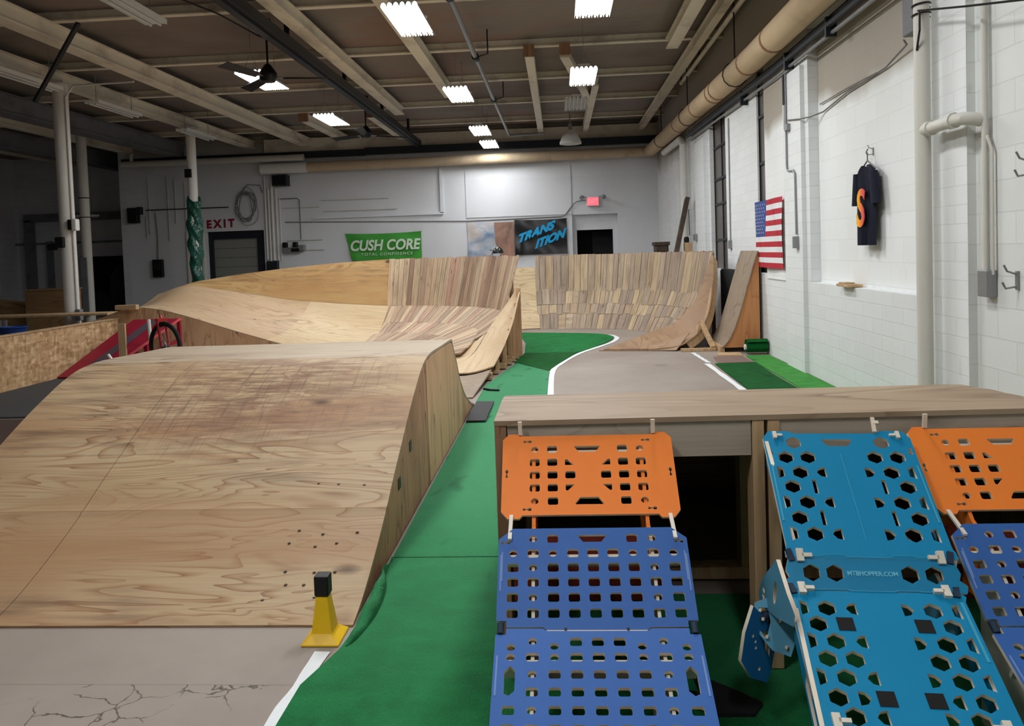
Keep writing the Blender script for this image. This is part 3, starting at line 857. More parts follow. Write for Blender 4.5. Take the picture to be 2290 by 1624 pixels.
# body as a swelling sheet, front and back
def half(z):  # half width of the jersey at height z
    return interp([(0, .19), (.3, .195), (.43, .195), (.5, .215), (.6, .225), (.66, .21), (.71, .16), (.75, .08)], z)
for side in (1, -1):
    rows = []
    for i in range(NZ + 1):
        z = .75 * i / NZ; hw = half(z)
        rows.append([(2.895 - side * (fold(u, z / .75) * math.sqrt(max(0, 1 - u * u)) * (1 if side > 0 else .4)), 7.33 - u * hw, 1.48 + z - .04 * (i == NZ) * (1 - abs(u))) for u in [-1 + 2 * j / NX for j in range(NX + 1)]])
    b.grid(rows)
b.build('body', m_navy, t, smooth=True)
for s in (-1, 1):
    b = MB()
    for i in range(7):
        q = i / 6
    rows = []
    for i in range(8):
        z = 2.16 - .3 * i / 7; c = .185 + .045 * i / 7; ww = .05 + .008 * i / 7
        rows.append([(2.89 - .05 * math.cos(a) * (1 if math.cos(a) > 0 else .4), 7.33 + s * c + ww * math.sin(a), z) for a in [2 * math.pi * k / 12 for k in range(13)]])
    b.grid(rows); b.build('sleeve', m_navy, t, smooth=True)
so = text('S', .5, 'chest_letter', m_print, t, (2.831, 7.33, 1.83), (0, -1, 0), (0, 0, 1), .004, .12, .012, .2, .36)
# keep its own origin so that the print runs yellow to red across the letter
for v in so.data.vertices: v.co -= Vector((2.831, 7.33, 1.83)) - Vector((2.9, 7.33, 1.5))
so.location = Vector((2.831, 7.33, 1.83)) - Vector((2.9, 7.33, 1.5))
me = so.data
for v in me.vertices:  # local X along the letter: rotate the data so object X runs across it
    v.co = Vector((-v.co.y, v.co.x, v.co.z))
so.rotation_euler.z = R(-90)
g_ = thing('coat_hanger', (2.9, 7.33, 2.18), 'thin wire hanger that carries the navy jersey', 'hanger')
g = MB().tube([(2.9, 7.15, 2.18), (2.9, 7.33, 2.27), (2.9, 7.51, 2.18)], .007, 6).tube([(2.9, 7.33, 2.27), (2.9, 7.33, 2.32), (2.9, 7.36, 2.35), (2.91, 7.34, 2.38)], .006, 6)
g.build('hanger_wire', m_wire, g_)
under(kids(t, 'body')[0], *kids(t, 'sleeve', 'chest_letter'))
# flag
t = thing('flag', (2.8, 10.4, 1.2), 'stars and stripes flag pinned flat beside the first window', 'flag')
y0, y1, z0, z1 = 9.71, 11.0, 1.2, 2.11
def fl_pt(a, h):
    return (2.795 + .012 * math.sin(a * 9 + h * 4), y1 + (y0 - y1) * a + .06 * (1 - a) * (1 - h), z0 + (z1 - z0) * h)
b = MB()
for i in range(13):
    for j in range(24):
        a0, a1 = j / 24, (j + 1) / 24
        h0, h1 = 1 - (i + 1) / 13, 1 - i / 13
        mi = 2 if (i < 7 and a1 < .44) else (i % 2)
        b.add([fl_pt(a0, h0), fl_pt(a1, h0), fl_pt(a1, h1), fl_pt(a0, h1)], [(0, 1, 2, 3)], mi)
b.build('cloth', [m_flagr, m_flagw, m_flagb], t, solid=.003)
b = MB()
for r in range(9):
    for c in range(6 if r % 2 == 0 else 5):
        a = .04 + .065 * c + (.0325 if r % 2 else 0); h = 1 - (.03 + .0525 * (r + .5))
        p = Vector(fl_pt(a, h)); q = []
        for k in range(10):
            rr = .018 if k % 2 == 0 else .007; an = math.pi / 2 + k * math.pi / 5
            q.append((p.x - .004, p.y + rr * math.cos(an), p.z + rr * math.sin(an)))
        b.add(q, [tuple(range(10))])
b.build('stars', m_flagw, kids(t, 'cloth')[0])
# conduit with switch on the pilaster
t = thing('conduit_run', (2.79, 9.2, 1.5), 'thin conduit stepping down the pilaster right of the flag to a grey outlet', 'conduit')
MB().tube([(2.785, 9.45, 3.56), (2.785, 9.45, 2.45), (2.785, 9.42, 2.4), (2.785, 9.2, 2.38), (2.785, 9.14, 2.34), (2.785, 9.12, 1.62)], .012, 8).tube([(2.785, 9.49, 3.56), (2.785, 9.49, 2.9)], .014, 8).build('conduit', m_galv, t, smooth=True)
MB().box(2.755, 2.8, 9.32, 9.42, 2.87, 2.95).build('junction_box', m_galv, t, bevel=.005)
MB().box(2.75, 2.8, 9.07, 9.17, 1.46, 1.6).build('outlet_box', m_galv, t, bevel=.005)
MB().tube([(2.785, 9.47, 3.2), (2.785, 9.47, 3.56)], .03, 8).build('insulation', m_dark, t, smooth=True)
o = tag(MB().tube([(2.785, 9.4, 3.0), (2.785, 8.9, 2.93), (2.86, 8.78, 2.93), (2.94, 8.6, 2.95), (2.94, 7.9, 3.02), (2.94, 7.0, 3.05), (2.9, 6.5, 3.12), (2.84, 6.42, 3.14)], .008, 6).tube([(2.94, 8.7, 3.05), (2.94, 7.9, 3.06), (2.94, 7.2, 3.05)], .006, 6).build('loose_cable', m_wire), 'thin cable sagging across the white infill above the jersey', 'cable')
o = tag(MB().box(XW - .03, XW + .1, 6.21, 6.40, 3.15, 3.57).build('recess_end', m_beamd, bevel=.01), 'grey box standing for the darker recess end high on the right wall by the thick pipe', 'duct')  # grey box stands for the darker end of the wall recess
o = tag(MB().box(2.78, 2.93, 7.55, 7.85, 1.075, 1.1).box(2.80, 2.9, 7.68, 7.84, 1.1, 1.115).build('wood_offcut', m_woodpale, bevel=.003), 'wood offcut lying on the sill below the jersey', 'wood block')
t = thing('conduit_run', (2.84, 12.78, 1.5), 'thin conduit and outlet between the two dark windows', 'conduit')
MB().tube([(2.835, 12.76, 3.6), (2.84, 12.8, 1.6)], .012, 8).build('conduit', m_galv, t)
MB().box(2.81, XW, 12.74, 12.86, 1.46, 1.6).build('outlet_box', m_galv, t, bevel=.005)
t = thing('conduit_run', (2.75, 16.4, 1.6), 'white pipe bending down the far end of the right wall', 'pipe')
MB().tube([(2.72, 19.5, 3.9), (2.72, 16.9, 3.86), (2.72, 16.6, 3.7), (2.72, 16.6, .05)], .075, 12).build('pipe', m_pipew, t, smooth=True)
MB().tube([(2.74, 16.2, 2.3), (2.74, 16.15, 1.75)], .01, 6).build('cable', m_wire, t)
t = thing('outlet', (2.76, 15.5, 1.7), 'small grey outlet on the pilaster behind the leaning dark beam', 'outlet')
MB().box(2.70, 2.765, 15.35, 15.5, 1.63, 1.76).build('outlet_box', m_galv, t, bevel=.005)

# leaning dark beam, crates behind the right berm
o = tag(MB().bar((2.04, 15.4, .05), (2.70, 16.1, 2.52), .2, .09, (1, 0, 0)).build('leaning_timber', m_wooddark, bevel=.006), 'long dark timber leaning on the far right wall', 'timber')
o = tag(MB().box(2.15, 2.42, 17.0, 17.5, 0, 1.6).box(2.12, 2.45, 16.97, 17.53, 1.56, 1.64).build('tall_crate', m_wooddark, bevel=.008), 'dark brown crate peeping over the right berm beside the leaning timber', 'crate')
t = thing('light_box', (2.62, 15.1, 0), 'pale wooden box with a black knob behind the right berm', 'box')
MB().box(2.56, 2.7, 15.6, 15.85, 0, 1.6).build('body', m_woodpale, t, bevel=.008)
MB().lathe((2.6, 15.7, 1.6), [(.05, 0), (.055, .05), (.05, .1), (.02, .12)], 12).build('knob', m_black, t, smooth=True)

# ================================================================== THINGS ON THE BACK WALL
def banner(name, x0, x1, z0, z1, mat, label, sag=.03, dx=0, y=21.76):
    t = thing(name, ((x0 + x1) / 2, y, z0), label, 'banner')
    rows = []
    for i in range(13):
        v = i / 12; row = []
        for j in range(29):
            u = j / 28
            yy = y - .012 * (1 + math.sin(u * 14 + v * 6)) - .03 * math.exp(-((u - .06 - v * .12) / .05) ** 2) * (1 - v) - .015 * math.sin(v * 9 + u * 3)
            row.append((x0 + (x1 - x0) * u + dx * (1 - v) * (1 - u), yy, z0 + (z1 - z0) * v - sag * 4 * u * (1 - u) * v))
        rows.append(row)
    MB().grid(rows).build('cloth', mat, t, smooth=True, solid=.003)
    b = MB()
    for px, pz in ((x0, z1), (x1, z1), (x0 + dx, z0), (x1, z0)): MB().lathe((px, y + .01, pz - .006), [(.018, 0), (.018, .012)], 8).build('grommet', m_galv, kids(t, 'cloth')[0])
    return t


t = banner('green_banner', -6.17, -3.95, 1.43, 2.22, m_green, 'green cloth banner with white lettering on the back wall', .03, .17)
t = kids(t, 'cloth')[0]
text('CUSH CORE', .5, 'lettering', m_bannerw, t, (-4.98, 21.68, 1.86), (1, 0, .0), (0, 0, 1), .004, .2, .016, 2.05, .32)
text('TOTAL CONFIDENCE', .2, 'small_lettering', m_bannerw, t, (-4.95, 21.68, 1.6), (1, 0, .0), (0, 0, 1), .004, .1, 0, 1.5, .08, spacing=1.3)
t = banner('photo_banner', -2.6, -1.26, 1.35, 2.4, m_sky, 'photo banner with sky and a tan rock face on the back wall', .01)
rows = []
edge = [(0, .66), (.15, .70), (.3, .66), (.42, .62), (.55, .58), (.7, .6), (.85, .575), (1, .58)]
for i in range(13):
    v = i / 12; e = interp(edge, v)
    rows.append([(-2.6 + 1.34 * (e + (1 - e) * j / 10), 21.695 + .004 * math.sin(v * 9), 1.36 + 1.03 * v) for j in range(11)])
MB().grid(rows).build('rock_print', m_rock, t, smooth=True)
t = banner('black_banner', -1.24, .24, 1.44, 2.44, m_bannerk, 'black vinyl banner with slanted cyan lettering on the back wall', .02, .0)
U = Vector((math.cos(R(20)), 0, math.sin(R(20))))
V = Vector((-math.sin(R(2)), 0, math.cos(R(2))))
t = kids(t, 'cloth')[0]
text('TRANS', .3, 'lettering', m_cyan, t, (-.60, 21.685, 2.09), U, (0, 0, 1), .005, .35, .019, 1.14, .25)
text('ITION', .3, 'lettering', m_cyan, t, (-.22, 21.685, 1.88), U, (0, 0, 1), .005, .35, .019, .98, .26)
# exit sign with twin lamps
t = thing('exit_sign', (.99, 21.6, 2.75), 'glowing red exit sign with twin emergency lamps above the doorway', 'sign')
MB().box(.82, 1.18, 21.66, YB - .03, 2.75, 3.01).build('housing', m_white, t, bevel=.02)
MB().box(.84, 1.16, 21.645, 21.662, 2.765, 2.995).build('face', m_exit, t, bevel=.004)
text('EXIT', .2, 'lettering', m_exitt, t, (1.0, 21.643, 2.88), (1, 0, 0), (0, 0, 1), .002, 0, 0, .25, .13)
for s in (-1, 1):
    a = MB().lathe((0, 0, 0), [(.03, 0), (.055, .03), (.065, .09), (.06, .1)], 12)
    c = Vector((1.0 + s * .27, 21.68, 3.02))
    dirv = Vector((s * .5, -.7, -.3)).normalized(); q = dirv.to_track_quat('Z', 'Y')
    a.v = [c + q @ v for v in a.v]
    a.tube([(1.0 + s * .15, 21.7, 3.0), tuple(c)], .012, 6)
    a.build('lamp_head', m_galv, t, smooth=True)
o = tag(MB().tube([(.80, 21.75, 2.93), (.55, 21.75, 2.9), (.42, 21.75, 2.8), (.2, 21.75, 2.52), (.08, 21.78, 2.49), (-2.6, 21.78, 2.46), (-7.94, 21.78, 2.62)], .014, 6).build('cable_run', m_wire), 'grey cable from the exit sign along the back wall above the banners', 'cable')
o = text('EXIT', .4, 'painted_sign', m_signred, None, (-9.88, YB - .004, 2.65), (1, 0, .02), (0, 0, 1), .003, 0, .02, .84, .25, loc=(-9.88, YB - .003, 2.6), spacing=1.5)
tag(o, 'dark red painted EXIT lettering above the grey roller door', 'lettering')
t = thing('cable_coil', (-9.05, 21.7, 3.1), 'loose coil of grey cable hung on the back wall right of the painted letters', 'cable coil')
b = MB()
for k in range(7):
    ph = random.random() * 6; rx, rz = random.uniform(.2, .34), random.uniform(.34, .5); cx = random.uniform(-.08, .08); cz = random.uniform(-.08, .08)
    b.tube([(-9.05 + cx + rx * math.cos(a) + .04 * math.sin(3 * a + ph), 21.7 - .012 * k + .01 * math.sin(2 * a), 3.12 + cz + rz * math.sin(a)) for a in [2 * math.pi * i / 26 for i in range(26)]], .009, 5, closed=True)
b.tube([(-9.2, 21.72, 3.5), (-9.0, 21.72, 3.75), (-8.62, 21.72, 3.72), (-8.56, 21.72, 3.5)], .012, 6)
b.build('cable', m_wire, t)
MB().box(-9.1, -9.0, 21.66, YB - .003, 3.5, 3.54).build('hook', m_galv, t)
o = thing('conduit_riser', (-8.25, 21.72, 1.5), 'group of white conduits running up beside the roller door', 'conduit')
for x, r, z0, z1 in ((-8.48, .03, 1.55, 3.95), (-8.38, .035, 1.5, 3.6), (-8.28, .045, 1.52, 3.9), (-8.16, .03, 1.52, 3.6), (-8.06, .02, 1.52, 3.3)):
    MB().tube([(x, 21.72, z0), (x, 21.72, z1)], r, 8).build('conduit', m_pipew, o, smooth=True)
MB().tube([(-8.1, 21.74, 3.3), (-7.55, 21.74, 3.3), (-7.48, 21.74, 3.25), (-7.48, 21.74, 2.1)], .014, 6).build('thin_conduit', m_wire, o)
o = tag(MB().box(-8.5, -8.18, 21.62, YB - .003, 1.05, 1.5).box(-8.44, -8.24, 21.615, 21.625, 1.28, 1.34).build('breaker_box', m_dark, bevel=.01), 'dark breaker box at the foot of the white conduits', 'electrical box')
t = thing('emergency_light', (-7.8, 21.7, 1.7), 'emergency light with two black lamp heads on the back wall', 'emergency light')
MB().box(-8.01, -7.5, 21.62, YB - .003, 1.72, 1.88).build('housing', m_galv, t, bevel=.01)
for x in (-7.92, -7.62): MB().box(x - .07, x + .07, 21.58, 21.7, 1.88, 2.03).build('lamp_head', m_black, t, bevel=.02)
MB().box(-7.74, -7.5, 21.6, 21.625, 1.75, 1.85).build('dark_panel', m_black, t)
MB().box(-7.52, -7.36, 21.6, YB - .003, 1.78, 1.94).build('junction_box', m_galv, t, bevel=.01)
for k, (x0, x1, z) in enumerate([(-8.0, -6.9, 3.02), (-6.85, -4.86, 3.2), (-6.8, -4.62, 2.88), (-7.9, -6.85, 2.07), (-7.4, -6.8, 1.78)]):
    o = tag(MB().box(x0, x1, 21.755, YB - .003, z, z + .02).build('thin_rail', m_pipeg), ['thin grey rail on the back wall right of the conduits', 'upper long thin rail above the green banner', 'lower long thin rail above the green banner', 'thin rail level with the emergency light top', 'short thin rail right of the emergency light'][k], 'rail', 'thin rails on the back wall')
t = thing('speaker', (-8.0, 21.6, 3.7), 'dark square speaker box under the back wall pipe', 'speaker')
MB().box(-8.18, -7.75, 21.5, YB - .003, 3.66, 3.97).build('cabinet', m_dark, t, bevel=.01)
MB().box(-8.14, -7.79, 21.49, 21.5, 3.70, 3.93).build('grille', m_black, t)
t = thing('phone_box', (-11.8, 21.6, 1.2), 'black wall box with a cord on the dim white wall section', 'wall box')
MB().box(-11.95, -11.65, 21.66, YB - .003, 1.14, 1.66).build('body', m_black, t, bevel=.02)
MB().box(-11.88, -11.72, 21.645, 21.665, 1.35, 1.55).build('face_plate', m_dark, t, bevel=.01)
MB().tube([(-11.8, 21.74, 1.66), (-11.78, 21.74, 2.4), (-11.82, 21.74, 3.05)], .014, 6).build('cord', m_wire, t)
t = thing('bell_box', (-12.4, 21.7, 2.9), 'dark alarm bell box at the upper left corner of the dim white wall', 'alarm box')
MB().box(-12.6, -12.3, 21.6, YB - .003, 2.75, 3.2).build('body', m_black, t, bevel=.02)
MB().box(-12.32, -12.2, 21.62, YB - .003, 3.0, 3.22).build('side_box', m_dark, t, bevel=.02)
o = thing('conduit_run', (-11.3, 21.75, 2), 'set of thin conduits down the dim white wall left of the green wrap', 'conduit')
for x, z0, z1 in ((-12.0, 2.4, 4.1), (-11.42, 2.2, 4.1), (-11.2, 2.7, 4.0), (-10.9, 2.3, 3.9), (-12.1, 2.3, 2.95)):
    MB().tube([(x, 21.76, z0), (x, 21.76, z1)], .016, 6).build('conduit', m_pipeg, o)
MB().tube([(-12.1, 21.74, 3.12), (-9.6, 21.74, 3.12)], .016, 6).build('cross_conduit', m_dark, o)
struct(MB().box(-10.9, -10.8, 21.72, YB - .003, 0, 2.45).box(-10.75, -10.4, 21.74, YB - .003, 0, 2.42).build('trim_9', m_pipew))

# ================================================================== LEFT REAR CLUTTER
t = thing('work_table', (-9.3, 12.6, 0), 'long table behind the OSB wall at the left edge', 'table')
MB().box(-11.6, -7.6, 12.3, 12.75, .70, .735).build('table_top', m_woodpale, t, bevel=.004)
for x in (-11.4, -7.7):
    for y in (12.35, 12.7): MB().box(x - .03, x + .03, y - .03, y + .03, 0, .70).build('leg', m_wooddark, t)


def bin_(x, label):
    t = thing('plastic_bin', (x, 12.15, 0), label, 'bin', 'blue bins below the table')
    MB().lathe((x, 12.15, 0), [(.14, 0), (.19, .62), (.2, .64), (.205, .66), (.18, .66), (.17, .6), (.13, .02)], 16).build('body', m_blueplastic, t, smooth=True)
    MB().tube([(x + .205 * math.cos(k * .4), 12.15 + .205 * math.sin(k * .4), .655) for k in range(16)], .012, 6, closed=True).build('rim', m_blueplastic, t, smooth=True)
    return t


q = bin_(-8.85, 'blue plastic bin left of the thick white column')
q.location.y = 11.75
q.scale.z = .9
q2 = dup(q, (-9.6, 11.9, 0), 'blue plastic bin at the far left edge')
t = thing('metal_can', (-9.2, 11.95, 0), 'shiny metal can between the two blue bins', 'can')
MB().lathe((-9.2, 11.95, 0), [(.08, 0), (.08, .68), (.085, .69), (.07, .69)], 14).build('body', m_chrome, t, smooth=True)
t = thing('plywood_box', (-11.3, 16, 0), 'brown plywood box behind the table left of the columns', 'box')
MB().box(-11.75, -10.85, 16, 16.6, 0, 1.03).build('body', m_plycab, t, bevel=.006)
MB().box(-11.77, -10.83, 15.98, 16.62, 1.03, 1.06).build('lid', m_plycab, t, bevel=.004)
o = tag(MB().prism([(-13.2, 0), (-11.9, 0), (-11.9, .62), (-12.3, .75), (-13.2, .86)], lambda a, c, d: (a, d, c), 16.3, 16.9).build('low_ramp', m_plycab, bevel=.004), 'dark sloped plywood ramp left of the brown box', 'ramp')
t = thing('covered_pile', (-14.5, 23.6, 0), 'dark tarp-covered pile in the black opening at the left', 'tarp pile')
rows = []
for i in range(13):
    a = i / 12
    rows.append([(-15.6 + 2.2 * a, 23.1 + .9 * j / 8, max(0, (.75 + .35 * math.sin(a * 5 + 1)) * math.sin(math.pi * min(1, max(0, a))) ** .5 * math.sin(math.pi * (.06 + .88 * j / 8)) + .04 * math.sin(a * 20 + j))) for j in range(9)])
MB().grid(rows).build('tarp', m_tarp, t, smooth=True)
MB().lathe((-13.9, 23.6, 0), [(.45, 0), (.5, .6), (.45, 1.2), (.2, 1.55), (.02, 1.6)], 14).build('bag', m_tarp, t, smooth=True)

# ================================================================== FLOOR COVERINGS
def flat(name, poly, z, mat, label, cat, thick=.008, group=None, z0=.001):
    o = MB().prism(poly, lambda a, c, d: (a, c, d), z0, z + thick - .001).build(name, mat)
    return tag(o, label, cat, group)


# turf island: strips laid one after the other
TG = 'strips of green artificial turf on the inner side of the track'
def bez(pts, n): return [(p.x, p.y) for p in smoothpts([(a, c, 0) for a, c in pts], n)]
flat('artificial_turf', [(-.98, .3), (2.78, .3), (2.78, 3.3), (-.2, 3.3), (-.2, 3.72), (-.885, 3.72), (-.885, 2.98), (-.90, 2.84), (-.97, 2.6)], .004, m_turf, 'nearest green turf strip under the blue ramps', 'turf', .01, TG)
near_turf = bpy.data.objects['artificial_turf']
rows = []
for i in range(31):
    y = 2.86 + .86 * i / 30; w_ = .05 * math.sin(math.pi * min(1, i / 22)) ** .6 + .006; h_ = .052 * math.sin(math.pi * (i / 30)) ** .7 + .01 * math.sin(i * .9) * (0 < i < 30)
    rows.append([(-.882 + w_ * (1 - math.cos(a)) * .55, y, .013 + max(.002, h_) * math.sin(a) ** .8) for a in [math.pi * k / 8 for k in range(9)]])
MB().grid(rows).build('curled_edge', m_turf, near_turf, smooth=True)
flat('artificial_turf', [(-.885, 3.73), (-.27, 3.73), (-.27, 4.9), (-.18, 5.2), (-.17, 9.55), (-.62, 10.35), (-.89, 8.6), (-.895, 7.6), (-.885, 6.6)], .004, m_turf, 'worn green turf strip between the jump box and the wooden deck', 'turf', .01, TG)
flat('artificial_turf', [(-.66, 10.38), (-.19, 9.57), (-.05, 10.2), (.22, 11.24), (.25, 11.3), (-.56, 11.3)], .004, m_turfd, 'dark green turf strip at the foot of the stud frame', 'turf', .01, TG)
flat('artificial_turf', [(-.56, 11.31), (.26, 11.31)] + bez([(.26, 11.31), (.55, 11.95), (.76, 12.5), (.88, 13.0), (.84, 13.4), (.58, 13.74), (-.1, 14.02), (-.72, 14.2)], 24)[1:] + [(-1.4, 14.2), (-1.4, 13.95), (-.72, 13.5), (-.6, 12.6)], .004, m_turff, 'rounded far end of the green turf inside the turn', 'turf', .01, TG)
RG = 'turf pieces along the right wall'
flat('artificial_turf', [(1.96, 6.4), (2.43, 6.4), (2.44, 8.2), (2.44, 8.9), (2.47, 9.88), (1.95, 9.84), (1.93, 8.0)], .004, m_turfd, 'deep green turf rectangle right of the track', 'turf', .01, RG)
flat('artificial_turf', [(2.45, 5.0), (2.83, 5.0), (2.83, 9.6), (2.8, 10.5), (2.5, 10.5), (2.48, 9.9)], .004, m_turfl, 'light green turf runner along the right wall', 'turf', .01, RG)
t = thing('turf_roll', (2.68, 10.64, .1), 'rolled-up dark green turf at the end of the light runner', 'turf roll')
b = MB()
sp = [(.025 + .0085 * k * .5) for k in range(21)]
pr = [(r_ * math.cos(k * .75), .112 + r_ * math.sin(k * .75)) for k, r_ in enumerate(sp)]
b.grid([[(x, 10.66 + a * .92, z) for a, z in pr] for x in (2.54, 2.83)])
b.build('roll', m_turfd, t, smooth=True, solid=.01)
MB().tube([(2.52, 10.66, .105), (2.56, 10.66, .105)], .04, 12).build('core', m_white, t)
# painted lines
def line(name, pts, w, label):
    P = smoothpts([(a, c, 0) for a, c in pts], 40); L, Rr = [], []
    for i, p in enumerate(P):
        d = (P[min(i + 1, 39)] - P[max(i - 1, 0)]).normalized(); n = Vector((-d.y, d.x, 0)); k = w / 2 + .004 * math.sin(i * .7) + .002 * math.sin(i * 1.3)
        L.append(p + n * k + Vector((0, 0, .005))); Rr.append(p - n * k + Vector((0, 0, .005)))
    return tag(MB().grid([L, Rr]).build(name, m_line), label, 'painted line')


line('painted_line', [(-1.03, .6), (-1.01, 1.6), (-.99, 2.3), (-.965, 2.84)], .055, 'white painted line on the near floor left of the turf')
line('painted_line', [(-.13, 4.6), (-.13, 7.0), (-.13, 9.5), (0, 10.3), (.26, 11.2), (.6, 11.95), (.82, 12.45), (.94, 13.0), (.9, 13.4), (.8, 13.52)], .07, 'white painted line curving round the turf island')
line('painted_line', [(1.92, 6.4), (1.88, 8.0), (1.86, 9.9)], .07, 'white painted line beside the deep green turf')
line('painted_line', [(1.9, 9.98), (1.88, 10.4), (1.86, 10.95)], .06, 'short white painted line in front of the right berm')
flat('white_board', [(2.12, 10.58), (2.46, 10.52), (2.5, 10.84), (2.2, 10.84)], .004, m_woodpale, 'pale board flat on the floor beside the turf roll', 'board', .012)
flat('brown_mat', [(2.0, 9.92), (2.46, 9.94), (2.45, 10.46), (2.06, 10.5)], .002, plain('brown_mat_fibre', (130, 106, 98), .85), 'brown mat behind the deep green turf', 'mat', .006)
t = thing('rubber_mat', (-5.3, 8.7, 0), 'dark grey rubber mat by the OSB wall', 'mat')
MB().box(-6.87, -3.5, 7.38, 10.2, .001, .02).build('surface', m_greymat, t, bevel=.004)
flat('floor_sheet', [(-6.87, 4.6), (-3.5, 4.6), (-3.5, 7.3), (-6.87, 7.3)], .003, plain('dark_brown_sheet', (74, 56, 50), .8, 0, .25, 4), 'dark brown floor sheet left of the jump box', 'mat', .008)
o = tag(MB().grid([[(-.88, 6.72, .034), (-.70, 6.72, .034)], [(-.88, 7.0, .045), (-.70, 7.0, .042)], [(-.88, 7.3, .04), (-.70, 7.35, .038)], [(-.88, 7.62, .03), (-.7, 7.6, .03)]]).build('rubber_strip', m_greymat, solid=.008), 'grey rubber flap on the turf at the end of the jump box', 'mat')
o = tag(MB().tube([(-.88, 8.35, .022), (-.8, 8.27, .022), (-.70, 8.24, .022)], .014, 6).build('black_strap', m_black), 'short black strap on the turf by the berm toe', 'strap')
flat('flat_black_piece', [(.42, 2.66), (.55, 2.55), (.62, 2.48), (.58, 2.42), (.44, 2.42)], .016, m_rubber, 'flat black piece on the turf between the blue and teal ramps', 'pad', .012, None, .0145)  # thin flat black shape lying on the turf

# ================================================================== OSB WALL AND RED RAMP
t = thing('osb_barrier', (-6.9, 8.5, 0), 'low wall of OSB chipboard at the left edge', 'low wall')
MB().box(-6.93, -6.9, 5.0, 11.42, 0, .69).build('board', m_osb, t)
MB().box(-7.02, -6.89, 5.0, 11.44, .69, .705).build('cap_rail', m_woodpale, t, bevel=.003)
for y in (5.2, 7.4, 9.6, 11.38): MB().box(-7.02, -6.93, y - .02, y + .02, 0, .69).build('post', m_woodpale, t)
t = thing('red_ramp', (-6.2, 10.7, 0), 'red wooden ramp with a grey grip stripe beside the OSB wall', 'ramp')
A, B, C, D = [Vector(p) for p in ((-6.84, 9.84, .044), (-6.20, 9.78, .044), (-5.72, 11.1, .70), (-6.47, 11.12, .70))]
def rp(u, v, h=0): 
    p = (A * (1 - u) + B * u) * (1 - v) + (D * (1 - u) + C * u) * v
    return p + Vector((.0, -.4, .9)) * h
MB().grid([[rp(u, v) for u in (0, .36)] for v in (0, .5, 1)]).grid([[rp(u, v) for u in (.62, 1)] for v in (0, .5, 1)]).grid([[rp(u, v) for u in (.36, .62)] for v in (0, .5, 1)]).build('deck', m_redramp, t, solid=.018)
MB().grid([[rp(u, v, .004) for u in (.38, .60)] for v in (.02, .5, .97)]).build('grip_stripe', m_stripe, t)
MB().bar(rp(1.0, 0, .0), rp(1.0, 1, .0), .02, .03).build('edge_trim', m_redlight, t)
for u, v in ((.97, .98), (.03, .98), (.97, .55), (.03, .55)):
    p = rp(u, v); MB().box(p.x - .025, p.x + .025, p.y, p.y + .05, .021, p.z - .02).build('leg', m_redramp, t)
p, q = rp(.97, .98), rp(.97, .55); MB().bar((p.x, p.y + .02, p.z * .55), (q.x, q.y + .02, q.z * .55), .03, .05).build('brace', m_redramp, t)
o = tag(MB().tube([(-5.80, 10.40, .021), (-5.84, 10.42, .75)], .024, 10).build('white_post', m_white, smooth=True), 'white plastic post standing left of the bicycle wheel', 'post')
o = tag(MB().box(-6.05, -5.95, 10.0, 10.035, .021, .73).build('wood_stake', m_woodpale, bevel=.003), 'upright wooden stake in front of the red ramp', 'stake')
MB().box(-6.135, -6.015, 10.195, 10.245, .42, .43).build('strap', m_black, o) if False else None
t = thing('angle_bracket', (-6.2, 9.95, .3), 'small white L-shaped bracket leaning on the red ramp', 'bracket')
MB().bar((-6.19, 9.98, .32), (-6.09, 9.98, .17), .035, .02).bar((-6.11, 9.98, .18), (-6.0, 9.98, .23), .02, .03).build('angle', m_white, t)
# bicycle wheel with fork
c = Vector((-5.47, 10.15, .379)); t = thing('bicycle_wheel', (c.x, c.y, 0), 'bicycle wheel in a red fork standing behind the jump box', 'bicycle wheel')
wn = R(35)   # wheel plane turned from the line of sight
ux = Vector((math.cos(wn + .95 - .6), math.sin(wn + .95 - .6), 0)).normalized(); ux = Vector((.881, -.473, 0))
nn = Vector((.473, .881, 0)); uz = Vector((0, 0, 1))
circ = lambda r_, k, n, h=0: c + ux * (r_ * math.cos(2 * math.pi * k / n)) + uz * (r_ * math.sin(2 * math.pi * k / n)) + nn * h
MB().tube([circ(.33, k, 40) for k in range(40)], .027, 10, closed=True).build('tyre', m_tire, t, smooth=True)
MB().tube([circ(.298, k, 40) for k in range(40)], .012, 8, closed=True).build('rim', m_black, t, smooth=True)
b = MB()
for k in range(24): b.tube([circ(.025, k + (3 if k % 2 else -3), 24, .025 * (-1) ** k), circ(.295, k, 24)], .0018, 4)
b.build('spokes', m_galv, t)
MB().tube([c - nn * .055, c + nn * .055], .022, 12).build('hub', m_black, t, smooth=True)
b = MB(); b.tube([circ(.085, k, 24, -.04) for k in range(24)], .006, 5, closed=True)
for k in range(5): b.tube([circ(.02, k, 5, -.04), circ(.085, k + .4, 5, -.04)], .005, 5)
b.build('brake_disc', m_galv, t)
fk = MB()
for s in (-1, 1): fk.tube([c + nn * (.055 * s), c + nn * (.06 * s) + Vector((-.09, .1, .36))], .02, 10)
fk.build('fork_leg', m_redmetal, t, smooth=True)
MB().bar(c + nn * -.08 + Vector((-.09, .1, .37)), c + nn * .08 + Vector((-.09, .1, .37)), .05, .05).tube([c + Vector((-.09, .1, .38)), c + Vector((-.13, .14, .43))], .018, 8).build('fork_crown', m_redmetal, t, bevel=.01)

